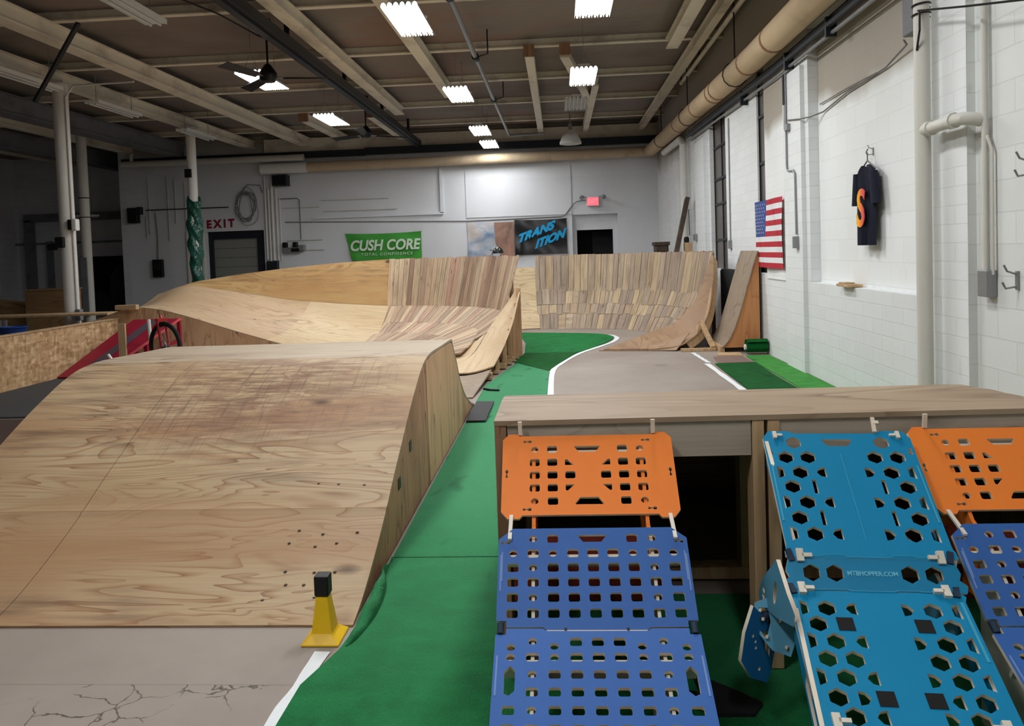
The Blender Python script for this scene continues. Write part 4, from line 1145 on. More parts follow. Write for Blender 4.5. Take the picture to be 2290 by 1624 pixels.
# ================================================================== JUMP BOX (left foreground)
prof = [(3.04, .010), (3.2, .05), (3.44, .145), (3.67, .255), (3.89, .38), (4.11, .495), (4.39, .64), (4.6, .735), (4.75, .795), (4.92, .84), (5.16, .86), (5.6, .85), (6.13, .835), (6.2, .80), (6.28, .73), (6.43, .6), (6.61, .42), (6.94, .22), (7.25, .10), (7.56, .015)]
XL, XR = -3.25, -.9
def pz(y): return interp(prof, y)
jb = thing('jump_box', ((XL + XR) / 2, 5.2, 0), 'big plywood tabletop jump box filling the left foreground', 'jump ramp')
PP = smoothpts([(0, y, z) for y, z in prof], 120)
def sheet_between(ya, yb, name, mat, dz=0.0):
    pts = [p for p in PP if ya < p.y < yb]
    import bisect
    za = [min(PP, key=lambda p: abs(p.y - v)) for v in (ya, yb)]
    pts = [Vector((0, ya, za[0].z))] + pts + [Vector((0, yb, za[1].z))]
    for xa, xb in (((XL, -2.482), (-2.478, XR)) if ya < 5 else ((XL, XR),)):
        b = MB(); b.grid([[(xa + (xb - xa) * k / 12, p.y, p.z + dz) for p in pts] for k in range(13)])
        b.f = [f[::-1] for f in b.f]     # riding face upwards
        b.build(name, mat, jb, smooth=True, solid=.017, rec=False)


for ya, yb, mat in ((3.04, 3.70, m_plyramp), (3.704, 4.06, m_plyramp), (4.064, 5.05, m_plyramp), (5.053, 6.16, m_plytop), (6.163, 7.56, m_plytop)):
    sheet_between(ya, yb, 'riding_sheet', mat)
def side(ya, yb, x, name, mat, bottom=.012):
    ys = [ya + (yb - ya) * k / 24 for k in range(25)]
    poly = [(y, max(pz(y) - .02, bottom + .002)) for y in ys] + [(yb, bottom), (ya, bottom)]
    return MB().prism(poly, lambda a, c_, d: (x + d, a, c_), -.018, 0).build(name, mat, jb)
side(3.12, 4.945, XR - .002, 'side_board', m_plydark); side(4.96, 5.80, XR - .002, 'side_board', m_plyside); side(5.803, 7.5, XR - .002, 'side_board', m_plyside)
side(3.12, 7.5, XL + .022, 'side_board', m_plyside)
for y in (3.7, 4.4, 5.1, 5.7, 6.15):
    MB().box(XL + .05, XR - .03, y - .02, y + .02, pz(y) - .13, pz(y) - .022).build('cross_member', m_woodx, jb)
# bolt heads and screws show as dark dots
for x in (-1.16, -1.3, -1.05):
    for y in (3.2, 3.27, 3.34, 3.5, 3.57, 3.85):
        yy = y + random.uniform(-.02, .02); xx = x + random.uniform(-.05, .05)
        MB().lathe((xx, yy, pz(yy) - .001), [(.008, 0), (.008, .002)], 8).build('screw_head', m_wooddark, jb)
b = MB()
for (y, z) in ((4.35, .42), (4.02, .30)):
    b.box(XR - .003, XR + .001, y - .03, y + .03, z - .03, z + .03)
b.build('patch_holes', m_black, jb)
# yellow marker with black cap
t = thing('marker_cone', (-.99, 2.955, 0), 'yellow plastic marker with a black cap at the foot of the jump box', 'marker')
cx, cy = -.99, 2.955
def sq(h, r_, dx=0): return [(cx + dx + sx * r_, cy + sy * r_, h) for sx, sy in ((-1, -1), (1, -1), (1, 1), (-1, 1))]
b = MB(); L = [sq(.022, .076), sq(.028, .076), sq(.05, .05), sq(.06, .042), sq(.20, .024)]
b.add([v for l in L for v in l], [(0, 3, 2, 1)] + [(i * 4 + j, i * 4 + (j + 1) % 4, (i + 1) * 4 + (j + 1) % 4, (i + 1) * 4 + j) for i in range(4) for j in range(4)] + [(16, 17, 18, 19)])
b.v = [Vector((v.x, v.y, v.z - .021 + (.0 if v.z > .03 else 0))) for v in b.v]
b.build('body', m_yellow, t, bevel=.006)
MB().box(cx - .029, cx + .029, cy - .029, cy + .029, .18, .262).build('cap', m_black, t, bevel=.006)

# ================================================================== PLANK SURFACES
TINTS_A = [(214, 190, 160), (204, 180, 152), (196, 170, 144), (186, 160, 136), (206, 186, 162), (170, 144, 124), (220, 198, 168), (196, 164, 142), (184, 160, 138), (204, 180, 154)]
TINTS_B = [(184, 164, 140), (174, 156, 136), (168, 150, 132), (190, 168, 138), (180, 156, 130), (160, 144, 130), (188, 170, 148), (172, 152, 132), (196, 174, 144), (164, 146, 130)]


def planks(name, parent, fn, rows, tints, wmin, wmax, stagger=0, seed=1, dark=0):
    """fn(theta, k) -> point on profile knot k (float); rows: (k0,k1,theta0,theta1)"""
    rnd = random.Random(seed); b = MB()
    fi = 0
    for k0, k1, t0, t1 in rows:
        th = t0
        while th < t1 - .2:
            rad = (Vector(fn(th, k0)) - Vector(fn(th + 1, k0))).length
            w = rnd.uniform(wmin, wmax) / rad
            e = min(th + w, t1); g = min(.004 / rad, w * .05)
            s0 = k0 - (rnd.uniform(0, stagger) if k0 > 0 else 0); s1 = k1 + (rnd.uniform(0, stagger) if k1 < len(rows) else 0)
            if k0 == 0: s0 = rnd.uniform(0, .035)
            lift = rnd.uniform(0, .006) - (.007 * k0 if stagger else 0)
            tn = lin(rnd.choice(tints)); f_ = rnd.uniform(.88, 1.08); tn = tuple(v * f_ for v in tn[:3]) + (1,)
            ks = [s0 + (s1 - s0) * q / 3 for q in range(4)]
            top = [[Vector(fn(a, kk)) for a in (th + g, e - g)] for kk in ks]
            nrm = (top[1][0] - top[0][0]).cross(top[0][1] - top[0][0]).normalized()
            if nrm.z < 0: nrm = -nrm
            up = [[p + nrm * lift for p in r_] for r_ in top]; dn = [[p - nrm * .02 for p in r_] for r_ in top]
            vs = [p for r_ in up for p in r_] + [p for r_ in dn for p in r_]
            fs = []
            for q in range(3): fs += [(2 * q, 2 * q + 1, 2 * q + 3, 2 * q + 2), (8 + 2 * q, 8 + 2 * q + 2, 8 + 2 * q + 3, 8 + 2 * q + 1), (2 * q, 2 * q + 2, 10 + 2 * q, 8 + 2 * q), (2 * q + 1, 9 + 2 * q, 11 + 2 * q, 2 * q + 3)]
            fs += [(0, 8, 9, 1), (6, 7, 15, 14)]
            ln = (top[3][0] - top[0][0]).length; u0 = rnd.uniform(0, 40); v0 = rnd.uniform(0, 40)
            b.add(vs, fs)
            for q in range(3):
                for _ in range(4):
                    b.uv[fi] = [(u0 + ln * q / 3, v0), (u0 + ln * q / 3, v0 + .12), (u0 + ln * (q + 1) / 3, v0 + .12), (u0 + ln * (q + 1) / 3, v0)]; b.col[fi] = tn; fi += 1
            for _ in range(2): b.uv[fi] = [(u0, v0)] * 4; b.col[fi] = tn; fi += 1
            th = e
    return b.build(name, m_plank, parent, rec=True)


# ---- left bank: plywood roller, planked quarter turn, smooth exit strip
LB = thing('plank_bank', (-3.4, 12.5, 0), 'long wooden bank turn rising from a plywood roller to a planked wall', 'berm')
LC = (-3.4, 11.1); LP = [(2.8, 1.49), (2.56, .62), (2.16, .36), (1.76, .22), (1.2, .10), (.5, .05)]
def lp(th, k):
    i = min(int(k), len(LP) - 2); f = k - i
    rho = LP[i][0] + (LP[i + 1][0] - LP[i][0]) * f; z = LP[i][1] + (LP[i + 1][1] - LP[i][1]) * f
    a = R(th)
    if th < 0 and k > .9: z *= max(.12, 1 + th / 42)
    return (LC[0] + rho * math.cos(a), LC[1] + rho * math.sin(a), z)
planks('plank_face', LB, lp, [(0, 1, 0, 84.5), (1, 2, -8, 84.5), (2, 3, -22, 84), (3, 4, -36, 84), (4, 5, -60, 84)], TINTS_A, .09, .145, 0, 3)
# plywood part: parametrised by X
ZF = [(-7.5, .62), (-7.22, .71), (-6.93, .82), (-6.67, .868), (-6.35, .845), (-5.81, .70), (-5.25, .51), (-4.69, .335), (-4.13, .17), (-3.6, .08), (-2.9, .05)]
ZT = [(-7.5, .96), (-7.35, 1.02), (-6.95, 1.16), (-6.04, 1.28), (-5.09, 1.37), (-4.07, 1.44), (-3.14, 1.475)]
Z1 = [(-7.5, .94), (-6.95, 1.14), (-6.78, 1.12), (-6.2, 1.01), (-5.59, .91), (-4.94, .79), (-4.03, .70), (-3.14, .63)]
YF, Y1, YT = 11.5, 13.66, 13.9
xs = [-7.45 + 4.32 * k / 60 for k in range(61)]
def zc(tab, x): return (interp(tab, x - .15) + interp(tab, x) + interp(tab, x + .15)) / 3
def lowz(x, v): a = zc(ZF, x); return a + (zc(Z1, x) - a) * v ** 2.6
def face(x0, x1, name, mat):
    X_ = [x for x in xs if x0 - 1e-6 <= x <= x1 + 1e-6]
    b = MB().grid([[(x, YF + (Y1 - YF) * v / 12, lowz(x, v / 12)) for x in X_] for v in range(13)])
    return b.build(name, mat, LB, smooth=True, solid=.016, rec=False)
face(xs[0], xs[20], 'roller_sheet', m_plywarm); face(xs[20], xs[40], 'roller_sheet', m_plywarm); face(xs[40], xs[60], 'roller_sheet', m_plypale)
MB().grid([[(x, Y1 - .01 + (YT - Y1) * v / 3, zc(Z1, x) + (zc(ZT, x) - zc(Z1, x)) * v / 3) for x in xs if x >= -7.0] for v in range(4)]).build('wall_sheet', m_plyorange, LB, smooth=True, solid=.016, rec=False)
poly = [(x, zc(ZF, x) - .018) for x in xs] + [(-3.13, .012), (-7.45, .012)]
MB().prism(poly, lambda a, c_, d: (a, YF + d, c_), 0, .018).build('roller_side', m_plyside, LB)
poly = [(x, zc(ZT, x) - .03) for x in xs] + [(-3.13, .0), (-7.45, .0)]
MB().prism(poly, lambda a, c_, d: (a, YT + .03 + d, c_), 0, .018).build('back_sheet', m_plygrey, LB)
for k in range(6):
    a = 26 + k * 11
    p = LC[0] + 2.9 * math.cos(R(a)), LC[1] + 2.9 * math.sin(R(a))
    MB().bar((p[0], p[1], 0), (p[0], p[1], 1.42), .09, .04, (math.cos(R(a)), math.sin(R(a)), 0)).build('stud', m_woodbrown, LB)
EO = [(-.955, 7.9, .018), (-.9, 8.6, .075), (-.83, 9.22, .175), (-.75, 9.81, .345), (-.67, 10.39, .58), (-.612, 10.87, .88), (-.592, 11.04, .97)]
EI = [(-1.75, 7.9, .012), (-1.6, 8.6, .03), (-1.42, 9.5, .07), (-1.2, 10.3, .17), (-1.0, 10.85, .5), (-.8, 11.02, .76), (-.62, 11.1, 1.02)]
eo, ei = smoothpts(EO, 30), smoothpts(EI, 30)
def strip_sheet(i0, i1, name, mat):
    rows = []
    for i in range(i0, i1 + 1):
        rows.append([eo[i].lerp(ei[i], q / 6) + Vector((0, 0, -.06 * math.sin(math.pi * q / 6) * min(1, i / 12))) for q in range(7)])
    return MB().grid(rows).build(name, mat, LB, smooth=True, solid=-.016, rec=False)
MB().grid([[ei[i] + Vector((-.02 + (-(1.1 + .5 * (1 - i / 18)) * q), .1 * q, -.012 + .01 * q - (ei[i].z - .03) * .8 * min(1, q * 3) * (i > 8))) for q in (0, .15, .5, 1)] for i in range(0, 19)]).build('landing_sheet', m_plypale, LB, smooth=True, solid=0)
strip_sheet(9, 29, 'exit_strip', m_plystrip); strip_sheet(0, 8, 'toe_plate', m_plygrey)
for y in (9.1, 9.55, 9.95, 10.3, 10.6, 10.85):
    j = min(range(30), key=lambda i: abs(eo[i].y - y)); p = eo[j]
    MB().box(p.x - .05, p.x - .005, y - .09, y + .0, .04, p.z - .07).build('stud', m_studs, LB)
    MB().box(p.x - .14, p.x - .01, y - .13, y + .03, .016, .05 + .03 * (y > 9.8)).build('foot_block', m_woodpale, LB)
MB().box(-.64, -.58, 11.0, 11.09, .016, 1.0).build('end_post', m_studs, LB)
MB().prism([(8.9, .016), (11.0, .016), (11.0, .62), (10.4, .28), (9.8, .10), (9.2, .04)], lambda a, c_, d: (-1.02 + (a - 8.9) * .13 + d, a, c_), -.02, 0).build('inner_sheet', m_woodbrown, LB)
o = tag(MB().box(-6.90, -6.56, 11.36, 11.45, .835, .91).build('wood_block', m_woodx, bevel=.004), 'pale lumber block at the crest of the plywood roller', 'wood block')
# helmet resting on top of the left wall
hc = Vector((-1.02, 12.72, 1.5)); t = hel = thing('helmet', hc, 'dark helmet sitting on top of the planked wall', 'helmet')
b = MB(); rows = []
for i in range(9):
    ph = math.pi / 2 * i / 8
    rows.append([hc + Vector((.13 * math.cos(ph) * math.cos(a), .17 * math.cos(ph) * math.sin(a), .02 + .15 * math.sin(ph))) for a in [2 * math.pi * k / 18 for k in range(19)]])
b.grid(rows).build('shell', m_helmet, t, smooth=True, solid=.01)
MB().grid([[hc + Vector((-.1 - .09 * q, w, .1 + .02 * q - .03 * abs(w) * 8)) for w in (-.09, -.04, 0, .04, .09)] for q in (0, .6, 1)]).build('visor', m_helmet, t, solid=.006)
MB().tube([hc + Vector((-.12, -.1, .05)), hc + Vector((-.14, -.06, 0)), hc + Vector((-.12, 0, -.0))], .008, 6).build('strap', m_black, t)
hel.scale = (.72, .72, .72)

# ---- right berm
RB = thing('plank_berm', (-.3, 12.6, 0), 'curved planked wall berm at the far right of the track', 'berm')
RC = (-.3, 12.6); RPf = [(2.82, 1.44), (2.68, .73), (2.56, .48), (2.44, .30), (2.25, .012)]
def rpf(th, k):
    i = min(int(k), len(RPf) - 2); f = k - i; a = R(th)
    rho = RPf[i][0] + (RPf[i + 1][0] - RPf[i][0]) * f; z = RPf[i][1] + (RPf[i + 1][1] - RPf[i][1]) * f
    return (RC[0] + rho * math.cos(a), RC[1] + rho * math.sin(a), z)
planks('plank_face', RB, rpf, [(0, 1, 2, 94), (1, 2, 4, 94), (2, 3, 6, 94), (3, 4, 8, 94)], TINTS_B, .10, .17, .13, 11)
MB().grid([[Vector(rpf(th, k)) + Vector((.035 * math.cos(R(th)), .035 * math.sin(R(th)), -.012)) for th in range(3, 95, 3)] for k in (0, 1, 2, 3, 3.85)]).build('backing_sheet', m_woodbrown, RB, smooth=True)
b = MB()
def zs(th): return interp([(92, .83), (100, .84), (118, .78), (130, .6)], th)
rows = [[Vector(rpf(th, k)) * Vector((1, 1, 0)) .length * 0 + Vector((rpf(th, k)[0], rpf(th, k)[1], rpf(th, k)[2] * zs(th))) for th in range(93, 131, 3)] for k in [q * .5 for q in range(9)]]
b.grid(rows).build('plywood_lead_in', m_plypale, RB, smooth=True, solid=.016, rec=True)
RO = [(.62, 11.40, .012), (1.2, 11.28, .012), (1.7, 11.2, .014)]
RI = smoothpts([(.62, 11.41, .014), (1.2, 12.6, .03), (1.57, 13.2, .07), (1.9, 13.1, .2), (2.15, 13.08, .42), (2.33, 12.95, .72), (2.44, 12.85, 1.05), (2.50, 12.7, 1.36)], 26)
RE = smoothpts([(1.36, 11.26, .02), (1.7, 11.22, .06), (1.88, 11.28, .14), (2.05, 11.4, .25), (2.22, 11.65, .45), (2.33, 11.9, .68), (2.42, 12.15, 1.02), (2.51, 12.55, 1.36)], 26)
b = MB().grid([[RI[i].lerp(RE[i], q / 8) + Vector((.0, 0, -.05 * math.sin(math.pi * q / 8) * math.sin(math.pi * i / 25))) for q in range(9)] for i in range(26)])
b.build('exit_strip', m_plybrown, RB, smooth=True, solid=.014, rec=True)
fl0 = smoothpts([(.9, 11.6, .022), (1.3, 11.45, .05), (1.62, 11.4, .13), (1.9, 11.42, .24)], 14)
fl1 = smoothpts([(.55, 11.4, .013), (1.0, 11.32, .013), (1.4, 11.24, .013), (1.66, 11.16, .02)], 14)
MB().grid([[fl0[i].lerp(fl1[i], q / 3) for i in range(14)] for q in range(4)]).build('toe_plate', m_plybrown, RB, smooth=True, solid=.012, rec=True)
b = MB().grid([[RE[i] + Vector((.03 * q, .02, -.05 * q)) for q in (0, 1, 2)] for i in range(6, 26)])
b.build('edge_backing', m_woodpale, RB, smooth=True, solid=.012)
MB().bar((2.08, 11.5, .40), (2.19, 11.14, .05), .07, .04).build('brace', m_woodpale, RB)
MB().bar((2.05, 11.45, .34), (1.95, 11.42, .03), .07, .04).build('brace', m_woodpale, RB)
MB().bar((2.46, 12.3, 1.0), (2.12, 11.48, .2), .04, .06).build('brace', m_woodpale, RB)
MB().box(1.72, 2.22, 11.08, 11.15, .001, .045).build('sole_plate', m_woodpale, RB, bevel=.003)
for k in range(9):
    a = 8 + k * 14; p = RC[0] + 2.9 * math.cos(R(a)), RC[1] + 2.9 * math.sin(R(a)); h = 1.40 if a < 94 else 1.1
    MB().bar((p[0], p[1], 0), (p[0], p[1], h), .09, .04, (math.cos(R(a)), math.sin(R(a)), 0)).build('stud', m_woodbrown, RB)
# ---- wedge against the wall
t = thing('plywood_wedge', (2.6, 11.3, 0), 'narrow quarter-pipe wedge standing against the right wall', 'ramp')
wp = smoothpts([(2.26, 0, .07), (2.38, 0, .22), (2.5, 0, .52), (2.62, 0, .92), (2.72, 0, 1.25), (2.78, 0, 1.43)], 18)
MB().grid([[(p.x, y, p.z) for p in wp] for y in (10.88, 11.2, 11.55, 11.86)]).build('riding_sheet', m_plygrey, t, smooth=True, solid=.014)
poly = [(p.x + .012, p.z - .015) for p in wp] + [(2.8, 1.42), (2.8, .07), (2.3, .07)]
for y in (10.9, 11.82): MB().prism(poly, lambda a, c_, d: (a, y + d, c_), 0, .018).build('side_panel', m_plyred, t)
MB().box(2.24, 2.3, 10.9, 11.84, .0, .09).box(2.74, 2.8, 10.92, 11.82, 0, .07).build('foot', m_woodpale, t)
t = thing('black_upright', (2.70, 12.5, 0), 'black rounded upright between the right berm and the wall', 'mat roll')  # black elliptical solid filling the gap beside the berm
b = MB(); rows = []
for z in (0, .4, .8, 1.1, 1.13): rows.append([(2.735 + .09 * math.cos(a) * (1 if z < 1.12 else .8), 12.5 + .5 * math.sin(a) * (1 if z < 1.12 else .9), z) for a in [2 * math.pi * k / 24 for k in range(25)]])
b.grid(rows); b.add([Vector(v) for v in rows[-1][:-1]], [tuple(range(24))])
b.build('roll', m_rubber, t, smooth=True)

# ================================================================== WOODEN DECK
dk = thing('wooden_deck', (.75, 3.4, 0), 'low wooden box deck with a curved landing behind the blue and orange ramps', 'deck')
X0, X1 = -.25, 1.74
def yf(x): return 2.674 + (x - X0) * .02      # front edge is slightly askew
tp = smoothpts([(0, 0, .93), (0, .2, .93), (0, .40, .928), (0, .6, .905), (0, .9, .80), (0, 1.3, .52), (0, 1.75, .18), (0, 2.1, .015)], 40)
rows = []
for k in range(21):
    x = X0 + (X1 - X0) * k / 20
    rc = .10 * max(0, (x - X1 + .12) / .12) ** 2   # rounded rear corner
    rows.append([(x, yf(x) + p.y * (1 - rc * .5), p.z - rc * .25 * min(1, p.y * 2)) for p in tp])
b = MB().grid(rows); b.f = [f[::-1] for f in b.f]
b.build('top_sheet', m_plydeck, dk, smooth=True, solid=.018, rec=False)
for xa, xb in ((X0 + .045, .655), (.745, X1)):
    b = MB(); ya, yb = yf(xa) + .012, yf(xb) + .012
    b.add([(xa, ya, .785), (xb, yb, .785), (xb, yb, .911), (xa, ya, .911), (xa, ya + .02, .785), (xb, yb + .02, .785), (xb, yb + .02, .911), (xa, ya + .02, .911)], [(0, 1, 2, 3), (7, 6, 5, 4), (0, 4, 5, 1), (1, 5, 6, 2), (2, 6, 7, 3), (3, 7, 4, 0)])
    b.build('front_board', m_woodworn, dk)
for x in (X0, .658, .712, X1 - .045):
    MB().box(x, x + .042, yf(x) + .005, yf(x) + .095, .016, .911).build('post', m_woodbrown if x < 0 else m_woodpale, dk, bevel=.003)
for x in (X0 + .06, .78, 1.3):
    MB().box(x, x + .05, 3.44, 3.53, .07, .72).build('rear_post', m_woodpale, dk, bevel=.003)
MB().box(X0, X1, 3.44, 3.53, .016, .07).box(X0, X1, 3.46, 3.5, .70, .745).build('sole_plate', m_woodpale, dk, bevel=.003)
poly = [(p.y, p.z - .02) for p in tp[:-2]] + [(2.0, .016), (.1, .016)]
for x in (X0 + .001, X1 - .02): MB().prism(poly, lambda a, c_, d: (x + d, yf(x) + a, c_), 0, .018).build('side_panel', m_woodbrown, dk)
MB().prism([(.87, .07), (.87, .70), (1.0, .66), (1.0, .07)], lambda a, c_, d: (d, 2.64 + a, c_), X0 + .03, X1 - .03).build('inner_lining', m_wooddark, dk) if False else None

# ================================================================== FOLDING KICK RAMPS
def sqh(u, v, w=.034, h=.0262, c=.004):
    a, d = w / 2, h / 2
    return [(u - a + c, v - d), (u + a - c, v - d), (u + a, v - d + c), (u + a, v + d - c), (u + a - c, v + d), (u - a + c, v + d), (u - a, v + d - c), (u - a, v - d + c)]
def circ_(u, v, rx=.0128, ry=.0108): return [(u + rx * math.cos(k * math.pi / 8), v + ry * math.sin(k * math.pi / 8)) for k in range(16)]
def trap(u, v, w, h, flip=1): return [(u - w / 2, v + flip * h / 2), (u + w / 2, v + flip * h / 2), (u + w / 2, v + flip * h * .3), (u + w * .33, v - flip * h / 2), (u - w * .33, v - flip * h / 2), (u - w / 2, v + flip * h * .3)]
def hexa(u, v, r_=.0262, ry=.0248): return [(u + r_ * math.sin(k * math.pi / 3), v + ry * math.cos(k * math.pi / 3)) for k in range(6)]
def halfo(u, v, s, r_=.024):  # outer half hexagon, flat side outwards
    return [(u - s * .008, v + r_), (u - s * .008, v - r_), (u + s * .012, v - r_ * .62), (u + s * .012, v + r_ * .62)]
def halfi(u, v, s, r_=.0205):
    return [(u + s * .012, v + r_ * .95), (u + s * .012, v - r_ * .95), (u - s * .006, v - r_ * .75), (u - s * .017, v), (u - s * .006, v + r_ * .75)]
def dumb(u, v, vert=False):
    a = [(u - .015 + .006 * math.cos(k * .7 + 3.6), v + .0045 * math.sin(k * .7 + .35)) for k in range(1)]
    o_ = [(-.016, -.003), (-.011, -.0045), (-.006, -.0018), (0, -.0016), (.004, -.005), (.011, -.005), (.014, 0), (.011, .005), (.004, .005), (0, .0016), (-.006, .0018), (-.011, .0045), (-.016, .003)]
    return [(u + (y if vert else x), v + (x if vert else y)) for x, y in o_]


kr = thing('kick_ramp', (.075, 2.2, 0), 'orange and blue perforated kicker ramp at the left end of the deck', 'kicker ramp', 'orange and blue kicker ramps')
CXR = .075
def frame(y0, z0, y1, z1): return Vector((CXR, y0, z0)), Vector((0, y1 - y0, z1 - z0))
# orange top panel
O, V = frame(2.45, .657, 2.665, .883); L = V.length; hw = .293; U = (1, 0, 0)
ol = [(-hw, .025), (-.272, 0), (-.232, 0), (-.222, .012), (.222, .012), (.232, 0), (.272, 0), (hw, .025), (hw, L - .022), (.272, L), (.236, L), (.222, L - .008), (-.222, L - .008), (-.236, L), (-.272, L), (-hw, L - .022)]
p6 = .0604; rv = [L * (1 - t) for t in (.195, .354, .506, .655, .807)]
hs = []
for s in (-1, 1):
    for r_ in (1, 2, 3):
        for c_ in (2, 3): hs.append(sqh(s * c_ * p6, rv[r_]))
    for r_ in (0, 4): hs += [sqh(s * 2 * p6, rv[r_]), circ_(s * 3 * p6, rv[r_])]
    hs.append(sqh(s * p6, rv[2]))
    hs.append([(s * (p6 + .017), rv[1] - .011), (s * (p6 - .013), rv[1] - .011), (s * (p6 + .010), rv[1] + .011), (s * (p6 + .017), rv[1] + .009)])
    hs.append([(s * (p6 + .017), rv[3] + .011), (s * (p6 - .013), rv[3] + .011), (s * (p6 + .010), rv[3] - .011), (s * (p6 + .017), rv[3] - .009)])
    hs.append(dumb(s * .205, L - .03)); hs.append(dumb(s * .205, .032)); hs.append(dumb(s * .277, L * .52, True))
hs += [trap(0, rv[0], .086, .022), trap(0, rv[4], .092, .025, -1)]
sheet('orange_panel', [ol] + hs, .012, [m_orange, m_edge], kr, O, U, V, 'orange perforated panel')
NV = Vector(U).cross(V).normalized()
for s in (-1, 1):
    a = Vector((s * .232, 0, 0))
    MB().bar(O + a + V.normalized() * (L - .004) + NV * .003, Vector((CXR + s * .232 + .0, 2.655, .93)), .014, .008, NV).build('strap', m_edge, kr)
    MB().bar(Vector((CXR + s * .258, 2.457, .664)) + NV * .002, Vector((CXR + s * .258, 2.355, .622)) + NV * .006, .012, .008, NV).build('strap', m_peg, kr)
# blue upper panel
O, V = frame(2.164, .437, 2.385, .648); L = V.length; V1 = V.normalized(); N1 = Vector(U).cross(V1)
c9 = .0617
ol = [(-hw, .02), (-hw + .03, .02), (-hw + .03, .002), (-.155, .002), (-.145, -.006), (.145, -.006), (.155, .002), (hw - .03, .002), (hw - .03, .02), (hw, .02), (hw, L - .035), (hw - .045, L), (-hw + .045, L), (-hw, L - .035)]
rv = [L * (1 - t) for t in (.112, .268, .414, .562, .712, .864)]
hs = [trap(0, rv[0], .086, .023)]
for s in (-1, 1):
    hs += [circ_(s * 3 * c9, rv[0]), sqh(s * 2 * c9, rv[0]), dumb(s * .27, L - .045)]
    hs += [circ_(s * 4 * c9, rv[1]), sqh(s * 3 * c9, rv[1]), circ_(s * 2 * c9, rv[1]), sqh(s * c9, rv[1])]
for k in range(1, 6):
    if k == 1: hs.append(sqh(0, rv[1])); continue
    for c_ in range(-4, 5): hs.append(circ_(c_ * c9, rv[k]) if abs(c_) == 3 and k in (2, 4) else sqh(c_ * c9, rv[k]))
sheet('blue_panel', [ol] + hs, .012, [m_blue, m_edge], kr, O, U, V, 'upper blue perforated panel')
for s in (-1, 1): MB().box(0, 0, 0, 0, 0, 0) if False else MB().bar(O + Vector((s * .258, 0, 0)) + V1 * (L * .45) + N1 * .001 - Vector((s * -.022, 0, 0)), O + Vector((s * .28, 0, 0)) + V1 * (L * .75) + N1 * .001, .004, .001, N1).build('engraved_mark', m_engrave_b, kr)
MB().bar(O + Vector((-.25, 0, 0)) + N1 * .001, O + Vector((.25, 0, 0)) + N1 * .001, .003, .001, N1).build('engraved_line', m_engrave_b, kr) if False else None
cross1 = O + V1 * (rv[1] - .004)
# blue lower panel
O2, V2 = frame(1.875, .300, 2.164, .437); L2 = V2.length; v2 = V2.normalized(); N2 = Vector(U).cross(v2)
ol = [(-hw, 0), (hw, 0), (hw, L2 - .022), (hw - .03, L2 - .022), (hw - .03, L2 - .002), (.155, L2 - .002), (.145, L2 - .01), (-.145, L2 - .01), (-.155, L2 - .002), (-hw + .03, L2 - .002), (-hw + .03, L2 - .022), (-hw, L2 - .022)]
d = [L2 - x for x in (.0436, .063, .094, .146, .197, .2485, .297)]
hs = []
for c_ in (-1, 0, 1): hs += [sqh(c_ * c9, d[0] - .002), sqh(c_ * c9, d[2])]
for s in (-1, 1):
    hs += [circ_(s * 3 * c9, d[0]), circ_(s * 4 * c9, d[1]), circ_(s * 2 * c9, d[1] + .003), circ_(s * 4 * c9, d[2]), circ_(s * 2 * c9, d[2]), sqh(s * 3 * c9, d[2], .036, .026)]
    u = s * 4 * c9
    hs.append([(u + s * .015, d[3] - .055), (u + s * .015, d[3] + .008), (u, d[3] + .026), (u - s * .015, d[3] + .012), (u - s * .015, d[3] - .048), (u, d[3] - .062)])
for k in (3, 4, 5):
    for c_ in range(-4, 5):
        if abs(c_) == 4 and k in (3, 4): continue
        hs.append(circ_(c_ * c9, d[k]) if abs(c_) == 3 and k in (3, 5) else sqh(c_ * c9, d[k], .033, .025))
for c_ in range(-4, 5): hs.append(sqh(c_ * c9, d[6], .033, .022))
sheet('blue_panel', [ol] + hs, .012, [m_blue, m_edge], kr, O2, U, V2, 'lower blue perforated panel')
O3, V3 = frame(1.20, .03, 1.872, .298); L3 = V3.length
hs = [sqh(c_ * c9, k * .06 + .06, .033, .025) for c_ in range(-4, 5) for k in range(10)]
sheet('blue_panel', [[(-hw, 0), (hw, 0), (hw, L3), (-hw, L3)]] + hs, .012, [m_blue, m_edge], kr, O3, U, V3, 'lowest blue perforated panel')
for s in (-1, 1):
    MB().tube([O2 + Vector((s * .279, 0, 0)) + v2 * (L2 - .018) - N2 * .004, O + Vector((s * .279, 0, 0)) + V1 * .014 - N1 * .004], .010, 10).build('hinge_pin', m_gasket, kr, smooth=True)
    for Pn, Vn, Nn, Ln in ((O, V1, N1, L), (O2, v2, N2, L2)):
        MB().bar(Pn + Vector((s * .284, 0, 0)) + Vn * (Ln * .35) + Nn * .0006, Pn + Vector((s * .284, 0, 0)) + Vn * (Ln * .72) + Nn * .0006, .005, .001, Nn).build('side_lettering', m_engrave_b, kr)
    for x_ in (.09,): MB().tube([O + Vector((s * x_, 0, 0)) - V1 * .004 - N1 * .004, O + Vector((s * x_, 0, 0)) - V1 * .004 + N1 * .0008], .005, 8).build('bolt', m_black, kr)
    MB().prism([(2.64, .838), (2.45, .636), (2.41, .62), (2.41, .40), (2.56, .40), (2.65, .6)], lambda a, c_, q: (CXR + s * 3 * c9 + q, a, c_), -.006, .006).build('rib', m_orange, kr)
    poly = [(2.40, .615), (2.38, .618), (2.164, .416), (1.87, .282), (1.24, .016), (2.4, .016)]
    MB().prism(poly, lambda a, c_, q: (CXR + s * 3 * c9 + q, a, c_), -.005, .005).build('rib', m_peg, kr)
